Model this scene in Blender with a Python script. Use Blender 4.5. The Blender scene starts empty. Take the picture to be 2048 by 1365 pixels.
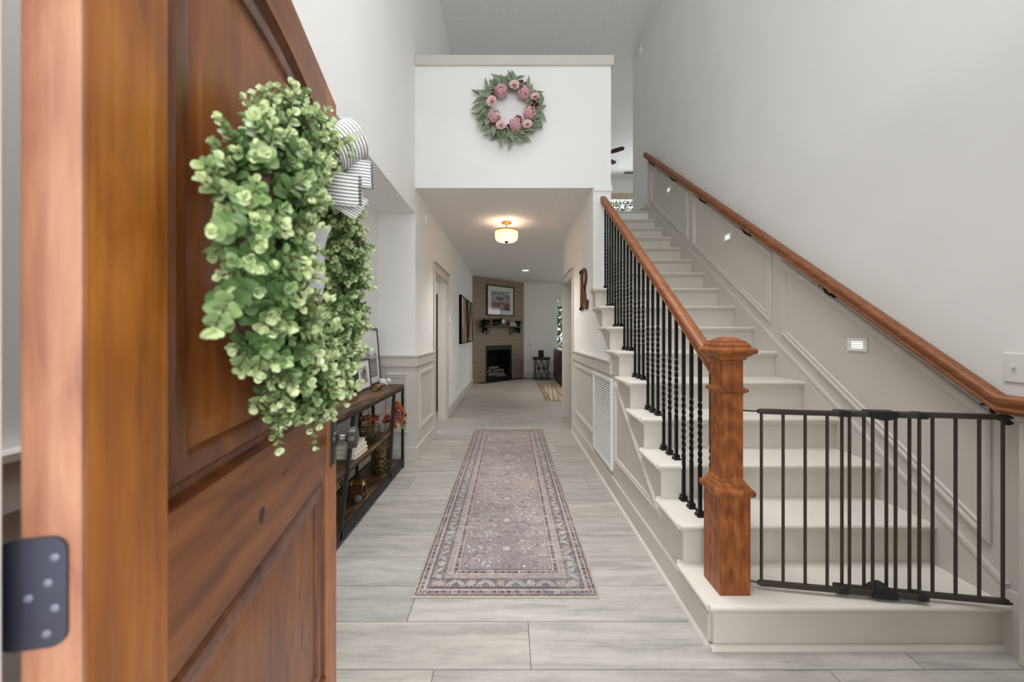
import bpy, bmesh, math, random
import numpy as np
from mathutils import Vector, Matrix
random.seed(7); np.random.seed(7)
PI = math.pi
SC = bpy.context.scene
COL = SC.collection

# ------------------------------------------------------------------ camera
CAMZ = 1.28; FPX = 740.0
cam = bpy.data.cameras.new('camera'); camo = bpy.data.objects.new('camera', cam); COL.objects.link(camo)
camo.location = (0, 0, CAMZ); camo.rotation_euler = (PI/2, 0, 0)
cam.sensor_width = 36; cam.sensor_fit = 'HORIZONTAL'; cam.lens = FPX/2048*36
cam.shift_x = (1024-1020)/2048; cam.shift_y = -(682.5-667)/2048
cam.clip_start = 0.02; cam.clip_end = 200
cam.dof.use_dof = True; cam.dof.focus_distance = 3.2; cam.dof.aperture_fstop = 3.0
SC.camera = camo
# ------------------------------------------------------------------ world, lights, exposure
W = bpy.data.worlds.new('sky'); SC.world = W; W.use_nodes = True
bg = W.node_tree.nodes['Background']; bg.inputs[0].default_value = (0.93, 0.97, 1.0, 1); bg.inputs[1].default_value = 1.2
def area(name, loc, rot, sx, sy, power, color):
    l = bpy.data.lights.new(name, 'AREA'); l.shape = 'RECTANGLE'; l.size = sx; l.size_y = sy; l.energy = power; l.color = color
    o = bpy.data.objects.new(name, l); COL.objects.link(o); o.location = loc; o.rotation_euler = rot; return o
area('foyer_fill_front', (0.55, 0.12, 3.9), (PI/2, 0, 0), 2.1, 2.6, 3, (0.96, 0.985, 1.0))  # unseen fill, added as if from a supposed window above the door
area('porch_daylight', (0.6, -3.4, 1.7), (PI/2, 0, 0), 7.0, 3.2, 330, (0.96, 0.985, 1.0))
area('foyer_fill_down', (0.05, 1.5, 5.72), (0, 0, 0), 1.5, 2.0, 36, (0.97, 0.985, 1.0)).data.spread = math.radians(72)  # unseen downward fill, added to brighten the foyer floor and treads
area('living_fill_side', (4.86, 8.0, 1.25), (0, PI/2, 0), 2.2, 3.4, 14, (0.98, 0.99, 1.0))  # unseen side fill, added to light the living room from the right
area('side_room_fill', (-3.05, 5.1, 1.5), (0, -PI/2, 0), 1.5, 1.6, 16, (0.97, 0.985, 1.0))  # fill added in the side room to brighten the hall through its doorway
area('loft_window_daylight', (3.4, 10.9, 4.7), (-PI/2, 0, 0), 1.6, 1.2, 90, (0.97, 0.98, 1.0))
area('living_window_daylight', (2.1, 10.95, 1.55), (-PI/2, 0, 0), 1.5, 1.4, 14, (0.97, 0.98, 1.0))
SC.view_settings.view_transform = 'Standard'; SC.view_settings.look = 'None'
SC.view_settings.gamma = 1; SC.view_settings.use_curve_mapping = False
SC.view_settings.exposure = 0.24
SC.cycles.diffuse_bounces = 6

# ------------------------------------------------------------------ helpers
def lin(c): 
    c = c/255.0
    return c/12.92 if c <= 0.04045 else ((c+0.055)/1.055)**2.4
def S(r, g, b): return (lin(r), lin(g), lin(b))
def S4(c): return (c[0], c[1], c[2], 1.0)
def px2w(px, py, Y): return ((px-1020)/FPX*Y, Y, CAMZ-(py-667)/FPX*Y)

class NT:
    def __init__(s, name):
        s.m = bpy.data.materials.new(name); s.m.use_nodes = True
        s.t = s.m.node_tree; s.b = s.t.nodes['Principled BSDF']
    def n(s, typ, **kw):
        nd = s.t.nodes.new(typ)
        for k, v in kw.items(): setattr(nd, k, v)
        return nd
    def l(s, a, b): s.t.links.new(a, b)
    def ramp(s, fac, stops):
        r = s.n('ShaderNodeValToRGB'); e = r.color_ramp.elements
        while len(e) < len(stops): e.new(0.5)
        for el, (p, c) in zip(e, stops): el.position = p; el.color = S4(c)
        s.l(fac, r.inputs[0]); return r.outputs[0]
    def mix(s, fac, a, b, mode='MIX'):
        m = s.n('ShaderNodeMix', data_type='RGBA', blend_type=mode)
        for sock, v in ((m.inputs[0], fac), (m.inputs[6], a), (m.inputs[7], b)):
            if isinstance(v, (int, float)): sock.default_value = v
            elif isinstance(v, tuple): sock.default_value = S4(v)
            else: s.l(v, sock)
        return m.outputs[2]
    def math(s, op, a, b=0.0):
        m = s.n('ShaderNodeMath', operation=op)
        for sock, v in ((m.inputs[0], a), (m.inputs[1], b)):
            if isinstance(v, (int, float)): sock.default_value = v
            else: s.l(v, sock)
        return m.outputs[0]
    def coord(s, scale=(1, 1, 1), rnd=False, which='Object'):
        tc = s.n('ShaderNodeTexCoord'); mp = s.n('ShaderNodeMapping'); mp.inputs['Scale'].default_value = scale
        v = tc.outputs[which]
        if rnd:
            oi = s.n('ShaderNodeObjectInfo'); a = s.n('ShaderNodeVectorMath', operation='SCALE')
            cb = s.n('ShaderNodeCombineXYZ')
            for i in range(3): s.l(oi.outputs['Random'], cb.inputs[i])
            s.l(cb.outputs[0], a.inputs[0]); a.inputs['Scale'].default_value = 37.0
            ad = s.n('ShaderNodeVectorMath', operation='ADD'); s.l(v, ad.inputs[0]); s.l(a.outputs[0], ad.inputs[1]); v = ad.outputs[0]
            s.rand = oi.outputs['Random']
        s.l(v, mp.inputs[0]); return mp.outputs[0]
    def noise(s, vec, scale=5, detail=4, rough=0.5, dist=0.0):
        n = s.n('ShaderNodeTexNoise'); n.inputs['Scale'].default_value = scale; n.inputs['Detail'].default_value = detail
        n.inputs['Roughness'].default_value = rough; n.inputs['Distortion'].default_value = dist
        s.l(vec, n.inputs['Vector']); return n.outputs[0]
    def bump(s, h, strength=0.2, dist=0.01):
        b = s.n('ShaderNodeBump'); b.inputs['Strength'].default_value = strength; b.inputs['Distance'].default_value = dist
        s.l(h, b.inputs['Height']); s.l(b.outputs[0], s.b.inputs['Normal'])
    def set(s, color=None, rough=None, metal=None, **kw):
        if color is not None:
            if isinstance(color, tuple): s.b.inputs['Base Color'].default_value = S4(color)
            else: s.l(color, s.b.inputs['Base Color'])
        if rough is not None:
            if isinstance(rough, (int, float)): s.b.inputs['Roughness'].default_value = rough
            else: s.l(rough, s.b.inputs['Roughness'])
        if metal is not None: s.b.inputs['Metallic'].default_value = metal
        for k, v in kw.items(): s.b.inputs[k.replace('_', ' ')].default_value = v
        return s

def plain(name, c, rough=0.5, metal=0.0, var=0.06, scale=8, bump=0.0, **kw):
    t = NT(name); v = t.coord(); n = t.noise(v, scale, 5)
    lo = tuple(x*(1-var) for x in c); hi = tuple(min(1, x*(1+var)) for x in c)
    t.set(t.ramp(n, [(0.3, lo), (0.7, hi)]), rough, metal, **kw)
    if bump: t.bump(t.noise(v, scale*20, 3), bump, 0.002)
    return t.m

def wood(name, dark, mid, light, axis=2, scale=1.0, rough=0.4, rnd=False, wave=0.15, bump=0.08, knots=(), coat=0.0, blotch=0.5, fig=0.75):
    t = NT(name)
    sc = [9.0*scale]*3; sc[axis] = 0.55*scale
    v = t.coord(tuple(sc), rnd)
    n1 = t.noise(v, 1.6, 8, 0.62, 0.6)
    sc2 = [38.0*scale]*3; sc2[axis] = 1.2*scale
    v2 = t.coord(tuple(sc2), rnd); n2 = t.noise(v2, 1.5, 4, 0.7)
    sc3 = [2.2*scale]*3; sc3[axis] = 0.5*scale
    v3 = t.coord(tuple(sc3), rnd)
    w = t.n('ShaderNodeTexWave', wave_type='RINGS'); w.inputs['Scale'].default_value = 2.2; w.inputs['Distortion'].default_value = 9.0
    w.inputs['Detail'].default_value = 3; w.inputs['Detail Scale'].default_value = 1.2; t.l(v3, w.inputs['Vector'])
    f = t.math('ADD', t.math('MULTIPLY', n1, 1.0-wave), t.math('MULTIPLY', w.outputs[1], wave*0.9))
    f = t.math('ADD', f, t.math('MULTIPLY', t.math('SUBTRACT', n2, 0.5), 0.5))
    sc4 = [16.0*scale]*3; sc4[axis] = 3.2*scale
    n4 = t.noise(t.coord(tuple(sc4), rnd), 1.0, 5, 0.65, 1.6); f = t.math('ADD', f, t.math('MULTIPLY', t.math('SUBTRACT', n4, 0.5), fig))
    col = t.ramp(f, [(0.18, dark), (0.5, mid), (0.85, light)])
    bl = t.noise(t.coord((2.5, 2.5, 2.5), rnd), 1.3, 4, 0.6)
    col = t.mix(t.math('MULTIPLY', bl, blotch), col, (0.72, 0.66, 0.60), 'MULTIPLY') if blotch else col
    if knots:
        tc = t.n('ShaderNodeTexCoord'); sx = t.n('ShaderNodeSeparateXYZ'); t.l(tc.outputs['Object'], sx.inputs[0])
        nd = t.noise(t.coord((90, 90, 22) if axis == 2 else (22, 90, 90)), 1.0, 4)
        tot = None
        for (kx, kz, rx, rz) in knots:
            a = t.math('DIVIDE', t.math('SUBTRACT', sx.outputs[0], kx), rx); b = t.math('DIVIDE', t.math('SUBTRACT', sx.outputs[2], kz), rz)
            d = t.math('ADD', t.math('POWER', t.math('ABSOLUTE', a), 2), t.math('POWER', t.math('ABSOLUTE', b), 2))
            d = t.math('ADD', d, t.math('MULTIPLY', t.math('SUBTRACT', nd, 0.5), 2.2))
            k = t.math('LESS_THAN', d, 0.55)
            tot = k if tot is None else t.math('MAXIMUM', tot, k)
        col = t.mix(tot, col, tuple(x*0.10 for x in dark))
    t.set(col, rough)
    t.b.inputs['Coat Weight'].default_value = coat; t.b.inputs['Coat Roughness'].default_value = 0.25
    t.bump(f, bump, 0.004)
    return t.m

def emit(name, c, strength, base=None):
    t = NT(name); t.set(base or c, 0.5)
    v = t.coord(); n = t.noise(v, 20, 3)
    t.l(t.ramp(n, [(0.2, tuple(x*0.9 for x in c)), (0.8, c)]), t.b.inputs['Emission Color'])
    t.b.inputs['Emission Strength'].default_value = strength
    return t.m

def painted(name, rough=0.8, attr='paint', weave=0.0):
    t = NT(name); a = t.n('ShaderNodeAttribute', attribute_name=attr)
    n = t.noise(t.coord(), 300, 2)
    col = t.mix(0.12, a.outputs[0], t.ramp(n, [(0.3, (0.6, 0.6, 0.6)), (0.7, (1, 1, 1))]), 'MULTIPLY')
    t.set(col, rough)
    if weave: t.bump(n, weave, 0.003)
    return t.m

class MB:
    def __init__(s): s.v = []; s.f = []; s.mi = []; s.cur = 0
    def add(s, verts, faces):
        b = len(s.v); s.v.extend([tuple(p) for p in verts]); s.f.extend([tuple(b+i for i in f) for f in faces]); s.mi.extend([s.cur]*len(faces)); return s
    def box(s, x0, x1, y0, y1, z0, z1, bev=0.0, M=None, seg=1):
        x0, x1 = min(x0, x1), max(x0, x1); y0, y1 = min(y0, y1), max(y0, y1); z0, z1 = min(z0, z1), max(z0, z1)
        if bev <= 0:
            vs = [(x, y, z) for z in (z0, z1) for y in (y0, y1) for x in (x0, x1)]
            fs = [(0, 2, 3, 1), (4, 5, 7, 6), (0, 1, 5, 4), (2, 6, 7, 3), (0, 4, 6, 2), (1, 3, 7, 5)]
        else:
            bm = bmesh.new(); bmesh.ops.create_cube(bm, size=1)
            for v in bm.verts: v.co = Vector(((x0+x1)/2+v.co.x*(x1-x0), (y0+y1)/2+v.co.y*(y1-y0), (z0+z1)/2+v.co.z*(z1-z0)))
            bmesh.ops.bevel(bm, geom=bm.edges[:], offset=min(bev, 0.49*min(x1-x0, y1-y0, z1-z0)), segments=seg, affect='EDGES', profile=0.5)
            bm.verts.index_update(); vs = [tuple(v.co) for v in bm.verts]; fs = [tuple(v.index for v in f.verts) for f in bm.faces]; bm.free()
        if M is not None: vs = [tuple(M @ Vector(p)) for p in vs]
        return s.add(vs, fs)
    def prism(s, poly, lo, hi, axis=0, M=None):
        # poly in the two other axes (in order), extruded along axis
        n = len(poly)
        def P(a, b, h):
            p = [0, 0, 0]; o = [i for i in range(3) if i != axis]; p[axis] = h; p[o[0]] = a; p[o[1]] = b
            return tuple(p) if M is None else tuple(M @ Vector(p))
        vs = [P(a, b, lo) for a, b in poly]+[P(a, b, hi) for a, b in poly]
        fs = [tuple(range(n-1, -1, -1)), tuple(range(n, 2*n))]+[(i, (i+1) % n, n+(i+1) % n, n+i) for i in range(n)]
        return s.add(vs, fs)
    def loft(s, rings, closed=True, cap=True):
        n = len(rings[0]); vs = [p for r in rings for p in r]; fs = []
        for k in range(len(rings)-1):
            for i in range(n if closed else n-1):
                j = (i+1) % n; fs.append((k*n+i, k*n+j, (k+1)*n+j, (k+1)*n+i))
        if cap and closed:
            fs.append(tuple(range(n-1, -1, -1))); fs.append(tuple((len(rings)-1)*n+i for i in range(n)))
        return s.add(vs, fs)
    def tube(s, path, r, n=8, cap=True, closed=False):
        path = [Vector(p) for p in path]; R = r if isinstance(r, (list, tuple)) else [r]*len(path)
        rings = []; up = None
        for i, p in enumerate(path):
            if closed: d = path[(i+1) % len(path)]-path[i-1]
            else: d = path[min(i+1, len(path)-1)]-path[max(i-1, 0)]
            d.normalize()
            if up is None:
                up = Vector((0, 0, 1)) if abs(d.z) < 0.9 else Vector((1, 0, 0))
            a = d.cross(up)
            if a.length < 1e-5: a = d.orthogonal()
            a.normalize(); b = a.cross(d).normalized(); up = b
            rings.append([p+(a*math.cos(2*PI*k/n)+b*math.sin(2*PI*k/n))*R[i] for k in range(n)])
        if closed: rings.append(rings[0])
        return s.loft(rings, True, cap and not closed)
    def lathe(s, prof, c, n=24, axis=None, cap=True):
        ax = Vector(axis or (0, 0, 1)).normalized(); a = ax.orthogonal().normalized(); b = ax.cross(a); c = Vector(c)
        rings = [[c+ax*h+(a*math.cos(2*PI*k/n)+b*math.sin(2*PI*k/n))*max(r, 1e-4) for k in range(n)] for r, h in prof]
        return s.loft(rings, True, cap)
    def sq(s, cx, cy, prof):
        return s.loft([[(cx-h, cy-h, z), (cx+h, cy-h, z), (cx+h, cy+h, z), (cx-h, cy+h, z)] for h, z in prof])
    def sweepxz(s, path, prof):
        return s.loft([[(x+a, y, z+b) for a, b in prof] for x, y, z in path])
    def ball(s, c, r, n=8, m=6, sq=(1, 1, 1)):
        rings = [[(c[0]+sq[0]*r*math.sin(PI*(k+.02)/(m+.04))*math.cos(2*PI*i/n), c[1]+sq[1]*r*math.sin(PI*(k+.02)/(m+.04))*math.sin(2*PI*i/n), c[2]-sq[2]*r*math.cos(PI*(k+.02)/(m+.04))) for i in range(n)] for k in range(m+1)]
        return s.loft(rings)
    def leaf(s, base, d, nrm, L, Wd, cup=0.25, round_=True, droop=0.0):
        d = Vector(d).normalized(); n = Vector(nrm); n = n-d*n.dot(d)
        if n.length < 1e-4: n = d.orthogonal()
        n.normalize(); y = n.cross(d); base = Vector(base)
        if round_: xs = (0, .16, .45, .75, .93, 1.0); ws = (0, .3, .5, .44, .24, 0)
        else: xs = (0, .15, .38, .65, .86, 1.0); ws = (0, .3, .5, .38, .17, 0)
        def P(x, w): return base+d*(x*L)+y*(w*Wd)+n*(cup*abs(w)*Wd*1.2-droop*L*x*x)
        vs = [P(x, 0) for x in xs]+[P(xs[i], ws[i]) for i in range(1, 5)]+[P(xs[i], -ws[i]) for i in range(1, 5)]
        fs = [(0, 1, 6), (1, 2, 7, 6), (2, 3, 8, 7), (3, 4, 9, 8), (4, 5, 9), (0, 10, 1), (1, 10, 11, 2), (2, 11, 12, 3), (3, 12, 13, 4), (4, 13, 5)]
        return s.add(vs, fs)
    def build(s, name, mat, parent=None, local=False, origin=None, smooth=30, kind=None):
        off = Vector((0, 0, 0))
        if parent is not None and not local: off = WLOC[parent.name]
        elif origin is not None: off = Vector(origin)
        me = bpy.data.meshes.new(name)
        me.from_pydata([(p[0]-off.x, p[1]-off.y, p[2]-off.z) for p in s.v], [], s.f)
        mats = mat if isinstance(mat, (list, tuple)) else [mat]
        for m in mats: me.materials.append(m)
        if len(mats) > 1: me.polygons.foreach_set('material_index', s.mi)
        bm = bmesh.new(); bm.from_mesh(me); bmesh.ops.recalc_face_normals(bm, faces=bm.faces[:]); bm.to_mesh(me); bm.free()
        if smooth:
            me.polygons.foreach_set('use_smooth', [True]*len(me.polygons)); me.set_sharp_from_angle(angle=math.radians(smooth))
        me.update()
        o = bpy.data.objects.new(name, me); COL.objects.link(o)
        if parent is not None: o.parent = parent
        elif origin is not None: o.location = off
        WLOC[o.name] = off.copy()
        if kind: o['kind'] = kind
        return o
WLOC = {}
def tag(o, label=None, cat=None, group=None, kind=None):
    if label: o['label'] = label
    if cat: o['category'] = cat
    if group: o['group'] = group
    if kind: o['kind'] = kind
    return o
def thing(name, label, cat, loc=(0, 0, 0), rz=0.0, group=None, kind=None):
    o = bpy.data.objects.new(name, None); COL.objects.link(o); o.location = loc; o.rotation_euler = (0, 0, rz); o.empty_display_size = 0.05
    WLOC[o.name] = Vector(loc); return tag(o, label, cat, group, kind)
def bx(name, mat, x0, x1, y0, y1, z0, z1, parent=None, bev=0.0, **kw):
    return MB().box(x0, x1, y0, y1, z0, z1, bev).build(name, mat, parent, smooth=0, **kw)
def struct(o, label): return tag(o, label, None, None, 'structure')
def holes(mb, axis, t0, t1, a0, a1, z0, z1, hs):
    ac = sorted(set([a0, a1]+[h[i] for h in hs for i in (0, 1)])); zc = sorted(set([z0, z1]+[h[i] for h in hs for i in (2, 3)]))
    for i in range(len(ac)-1):
        for j in range(len(zc)-1):
            ca, cz = (ac[i]+ac[i+1])/2, (zc[j]+zc[j+1])/2
            if any(h[0] < ca < h[1] and h[2] < cz < h[3] for h in hs): continue
            if axis == 'x': mb.box(t0, t1, ac[i], ac[i+1], zc[j], zc[j+1])
            else: mb.box(ac[i], ac[i+1], t0, t1, zc[j], zc[j+1])
    return mb
def paint_grid(name, mat, parent, O, U, V, nx, ny, fn, rel=None):
    """a subdivided sheet at O spanned by U and V, painted per vertex by fn(u, v) -> sRGB 0-255"""
    u = np.linspace(0, 1, nx); v = np.linspace(0, 1, ny); uu, vv = np.meshgrid(u, v)
    O = np.array(O, float)-(np.array(WLOC[parent.name]) if parent else 0); U = np.array(U, float); V = np.array(V, float)
    co = O+uu[..., None]*U+vv[..., None]*V
    if rel is not None: co[..., 2] += rel(uu, vv)
    idx = np.arange(nx*ny).reshape(ny, nx)
    fc = np.stack([idx[:-1, :-1], idx[:-1, 1:], idx[1:, 1:], idx[1:, :-1]], -1).reshape(-1, 4)
    me = bpy.data.meshes.new(name); me.vertices.add(nx*ny); me.vertices.foreach_set('co', co.reshape(-1))
    me.loops.add(fc.size); me.polygons.add(len(fc)); me.loops.foreach_set('vertex_index', fc.reshape(-1).astype(np.int32))
    me.polygons.foreach_set('loop_start', (np.arange(len(fc))*4).astype(np.int32)); me.polygons.foreach_set('loop_total', np.full(len(fc), 4, np.int32))
    me.update(calc_edges=True)
    c = np.clip(fn(uu, vv), 0, 255)/255.0; c = np.where(c <= 0.04045, c/12.92, ((c+0.055)/1.055)**2.4)
    at = me.color_attributes.new('paint', 'FLOAT_COLOR', 'POINT')
    at.data.foreach_set('color', np.concatenate([c, np.ones(c.shape[:2]+(1,))], -1).reshape(-1).astype(np.float32))
    me.materials.append(mat); o = bpy.data.objects.new(name, me); COL.objects.link(o)
    if parent: o.parent = parent
    return o
def vnoise(x, y, seed=0):
    """smooth value noise on numpy arrays"""
    xi = np.floor(x).astype(int); yi = np.floor(y).astype(int); xf = x-xi; yf = y-yi
    def h(a, b):
        n = (a*374761393+b*668265263+seed*1442695041) & 0x7fffffff
        n = ((n ^ (n >> 13))*1274126177) & 0x7fffffff
        return ((n ^ (n >> 16)) & 0xffff)/65535.0
    sx = xf*xf*(3-2*xf); sy = yf*yf*(3-2*yf)
    return (h(xi, yi)*(1-sx)+h(xi+1, yi)*sx)*(1-sy)+(h(xi, yi+1)*(1-sx)+h(xi+1, yi+1)*sx)*sy
def fbm(x, y, seed=0, o=4):
    t = 0; a = 0.5
    for i in range(o): t = t+a*vnoise(x*2**i, y*2**i, seed+i); a *= 0.5
    return t/(1-0.5**o)
def lerp3(a, b, t): return np.array(a, float)*(1-t[..., None])+np.array(b, float)*t[..., None]

# ------------------------------------------------------------------ materials
M_WALL = plain('wall_paint', (0.835, 0.83, 0.815), 0.75, 0, 0.015, 3, 0.03)
M_CEIL = plain('ceiling_paint', (0.82, 0.81, 0.80), 0.85, 0, 0.03, 30, 0.25)
M_TRIM = plain('greige_trim_paint', (0.595, 0.555, 0.51), 0.4, 0, 0.02, 4)
M_TREAD = plain('stair_paint', (0.665, 0.62, 0.56), 0.42, 0, 0.03, 4)
M_WHITE = plain('white_plastic', (0.8, 0.8, 0.78), 0.35, 0, 0.02)
M_METALW = plain('white_enamel', (0.80, 0.79, 0.76), 0.4, 0, 0.02)
M_BLACK = plain('black_iron', S(26, 26, 28), 0.38, 0.6, 0.1)
M_BLKM = plain('matte_black', S(24, 22, 21), 0.6, 0, 0.1)
M_BRONZE = plain('dark_bronze', S(62, 54, 46), 0.42, 0.2, 0.12)
M_GUN = plain('gunmetal', S(70, 70, 84), 0.42, 0.55, 0.12)
M_STEEL = plain('worn_pewter', S(88, 86, 84), 0.35, 0.8, 0.2)
M_BRASS = plain('aged_brass', S(150, 122, 74), 0.35, 0.9, 0.15)
M_GOLD = plain('antique_gold', S(190, 130, 52), 0.38, 0.75, 0.15)
D_D, D_M, D_L = S(122, 64, 20), S(168, 98, 34), S(198, 128, 54)
KN_P = ((0.205, 1.80, 0.006, 0.055), (0.55, 0.55, 0.004, 0.03), (0.62, 0.50, 0.006, 0.05), (0.22, 1.10, 0.006, 0.018), (0.645, 0.44, 0.004, 0.05), (0.60, 0.62, 0.004, 0.02), (0.30, 1.07, 0.004, 0.02))
M_ALDV = wood('alder_upright_grain', D_D, D_M, D_L, 2, 1.0, 0.38, knots=KN_P, coat=0.12)
M_ALDP = wood('alder_panel_grain', S(98, 52, 22), S(138, 78, 34), S(166, 102, 48), 2, 1.0, 0.38, knots=KN_P, coat=0.12)
M_ALDH = wood('alder_level_grain', S(94, 50, 22), S(134, 76, 32), S(164, 100, 46), 0, 1.0, 0.36, knots=((0.36, 0.93, 0.016, 0.02), (0.47, 0.97, 0.02, 0.004), ), coat=0.12)
M_ALDE = wood('alder_edge', S(142, 92, 70), S(172, 120, 94), S(192, 146, 116), 2, 1.4, 0.34, coat=0.3)
M_ALDM = wood('alder_moulding', S(72, 36, 17), S(106, 58, 27), S(140, 84, 42), 2, 1.2, 0.33, coat=0.3)
M_OAKV = wood('stained_oak_upright', S(88, 42, 14), S(146, 80, 30), S(186, 114, 48), 2, 3.2, 0.45, coat=0.1, wave=0.22, fig=0.3)
M_OAKY = wood('stained_oak_rail', S(88, 44, 18), S(138, 78, 36), S(172, 108, 56), 1, 3.0, 0.5, coat=0.08, wave=0.08, fig=0.35)
M_CONS = wood('rustic_brown_board', S(30, 20, 12), S(80, 54, 30), S(150, 106, 58), 1, 1.2, 0.4, wave=0.3, fig=1.0)
M_DARKW = wood('dark_walnut', S(30, 16, 10), S(58, 32, 20), S(84, 48, 30), 2, 1.5, 0.4)
M_FAN = wood('fan_blade_walnut', S(30, 15, 11), S(52, 26, 20), S(70, 38, 28), 0, 1.5, 0.8, bump=0)
M_PAPER = plain('mat_board', (0.82, 0.82, 0.80), 0.7, 0, 0.01)
M_FRAMEG = plain('charcoal_frame', S(72, 70, 72), 0.45, 0, 0.08)
M_PAINT = painted('painted_surface', 0.75)
M_PRINT = painted('printed_picture', 0.16)
M_RUG = painted('woven_rug_pile', 0.95, weave=0.6)
M_BIND = plain('rug_binding', S(176, 166, 154), 0.9, 0, 0.06, 60)
# floor planks
def floor_mat():
    t = NT('grey_oak_laminate')
    v = t.coord((0.9, 11, 11), True); n1 = t.noise(v, 1.5, 9, 0.68, 0.8)
    v2 = t.coord((2.0, 55, 55), True); n2 = t.noise(v2, 1.3, 4, 0.7)
    v3 = t.coord((1.1, 2.6, 2.6), True)
    w = t.n('ShaderNodeTexWave', wave_type='RINGS'); w.inputs['Scale'].default_value = 1.6; w.inputs['Distortion'].default_value = 12; w.inputs['Detail'].default_value = 6; w.inputs['Detail Roughness'].default_value = .7; t.l(v3, w.inputs['Vector'])
    f = t.math('ADD', t.math('MULTIPLY', n1, 0.75), t.math('MULTIPLY', w.outputs[1], 0.12)); f = t.math('ADD', f, t.math('MULTIPLY', t.math('SUBTRACT', n2, 0.5), 0.3))
    col = t.ramp(f, [(0.2, S(136, 134, 132)), (0.36, S(162, 159, 155)), (0.55, S(182, 178, 174)), (0.8, S(194, 191, 187))])
    tint = t.ramp(t.rand, [(0.0, (0.86, 0.84, 0.825)), (0.3, (1.0, 0.955, 0.915)), (0.55, (0.90, 0.895, 0.885)), (0.75, (0.99, 0.965, 0.945)), (1.0, (1.04, 1.025, 1.0))])
    col = t.mix(1.0, col, tint, 'MULTIPLY')
    st = t.noise(t.coord((3.0, 34, 34), True), 1.0, 6, 0.75, 1.2)
    col = t.mix(t.ramp(st, [(0.62, (0, 0, 0)), (0.74, (0.62, 0.62, 0.62))]), col, S(120, 114, 110))
    t.set(col, 0.42); t.bump(f, 0.06, 0.003); return t.m
M_FLOOR = floor_mat()
M_JOINT = plain('plank_joint', S(92, 86, 80), 0.8)
M_SHIP = plain('taupe_shiplap', S(146, 128, 112), 0.5, 0, 0.03, 5)
M_SHIPG = plain('shiplap_groove', S(104, 92, 80), 0.8)
M_OUT = plain('porch_concrete', S(150, 146, 140), 0.9, 0, 0.08, 6)
M_LAWN = plain('lawn', S(90, 104, 62), 0.95, 0, 0.2, 4)
def leafmat(name, c, var=0.3, trans=0.15, edge=None, rough=0.45):
    t = NT(name); g = t.n('ShaderNodeNewGeometry'); oi = t.n('ShaderNodeObjectInfo')
    r = t.math('FRACT', t.math('ADD', g.outputs['Random Per Island'], oi.outputs['Random']))
    col = t.ramp(r, [(0.0, tuple(x*(1-var) for x in c)), (1.0, tuple(min(1, x*(1+var)) for x in c))])
    n = t.noise(t.coord(), 70, 3)
    col = t.mix(t.math('MULTIPLY', n, 0.5), col, edge or tuple(min(1, x*1.25) for x in c))
    t.set(col, rough); t.b.inputs['Subsurface Weight'].default_value = 0.0
    if trans: 
        tr = t.n('ShaderNodeBsdfTranslucent'); t.l(col, tr.inputs[0]); mx = t.n('ShaderNodeMixShader'); mx.inputs[0].default_value = trans
        out = t.t.nodes['Material Output']; t.l(t.b.outputs[0], mx.inputs[1]); t.l(tr.outputs[0], mx.inputs[2]); t.l(mx.outputs[0], out.inputs[0])
    return t.m
M_LF_D = leafmat('eucalyptus_leaf_deep', S(86, 114, 66)); M_LF_M = leafmat('eucalyptus_leaf_mid', S(136, 162, 104), edge=S(158, 180, 128)); M_LF_L = leafmat('eucalyptus_leaf_young', S(196, 210, 156), 0.12, edge=S(214, 222, 182))
M_LF_G = leafmat('seeded_eucalyptus_grey', S(122, 136, 112), 0.25); M_LF_S = leafmat('small_green_leaf', S(96, 128, 76), 0.3)
M_IVY = leafmat('ivy_leaf', S(50, 66, 36), 0.4); M_TREE = leafmat('tree_leaf', S(96, 112, 58), 0.5)
M_TWIG = plain('twig_brown', S(86, 62, 44), 0.85, 0, 0.2, 40)
M_ROSE = leafmat('pale_pink_petal', S(240, 208, 208), 0.06, 0.2, S(248, 228, 226), 0.6); M_HYD = leafmat('dusty_mauve_petal', S(218, 170, 182), 0.2, 0.25, S(236, 200, 194), 0.6)
M_BURG = leafmat('burgundy_petal', S(126, 44, 58), 0.3, 0.1, None, 0.6); M_SEED = plain('sage_seed', S(176, 176, 150), 0.6)
M_ORNG = leafmat('burnt_orange_petal', S(150, 58, 24), 0.4, 0.1, S(180, 84, 34), 0.6); M_CREAM = leafmat('cream_petal', S(226, 196, 160), 0.12, 0.15, S(240, 218, 190), 0.6)
M_STRAW = plain('dried_grass', S(130, 106, 62), 0.8, 0, 0.25, 30)
M_RIBW = plain('ribbon_white', (0.80, 0.80, 0.79), 0.6, 0, 0.03, 200); M_RIBB = plain('ribbon_black', S(30, 32, 40), 0.6, 0, 0.05, 200)
def glass_mat(name, tint=(0.95, 0.97, 0.97), g=0.08):
    t = NT(name); tr = t.n('ShaderNodeBsdfTransparent'); tr.inputs[0].default_value = S4(tint); gl = t.n('ShaderNodeBsdfGlossy'); gl.inputs['Roughness'].default_value = 0.03
    mx = t.n('ShaderNodeMixShader'); mx.inputs[0].default_value = g; t.l(tr.outputs[0], mx.inputs[1]); t.l(gl.outputs[0], mx.inputs[2]); t.l(mx.outputs[0], t.t.nodes['Material Output'].inputs[0]); return t.m
M_GLASS = glass_mat('window_glass')

# ------------------------------------------------------------------ measures
XL, XS, XR = -0.95, 0.825, 2.02            # hall left wall, stair side wall, stair right wall
ZH, Z2, ZC = 2.74, 3.05, 5.79              # hall ceiling, loft floor, upper ceiling
YF, YL, YB = 0.30, 3.70, 10.70             # front wall face, loft wall face, back wall face
RISE, RUN, Y1 = 0.1906, 0.2583, 1.472      # stair rise, going, nose of the first tread
def zn(y): return RISE+(y-Y1)*RISE/RUN     # the nosing line

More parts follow.
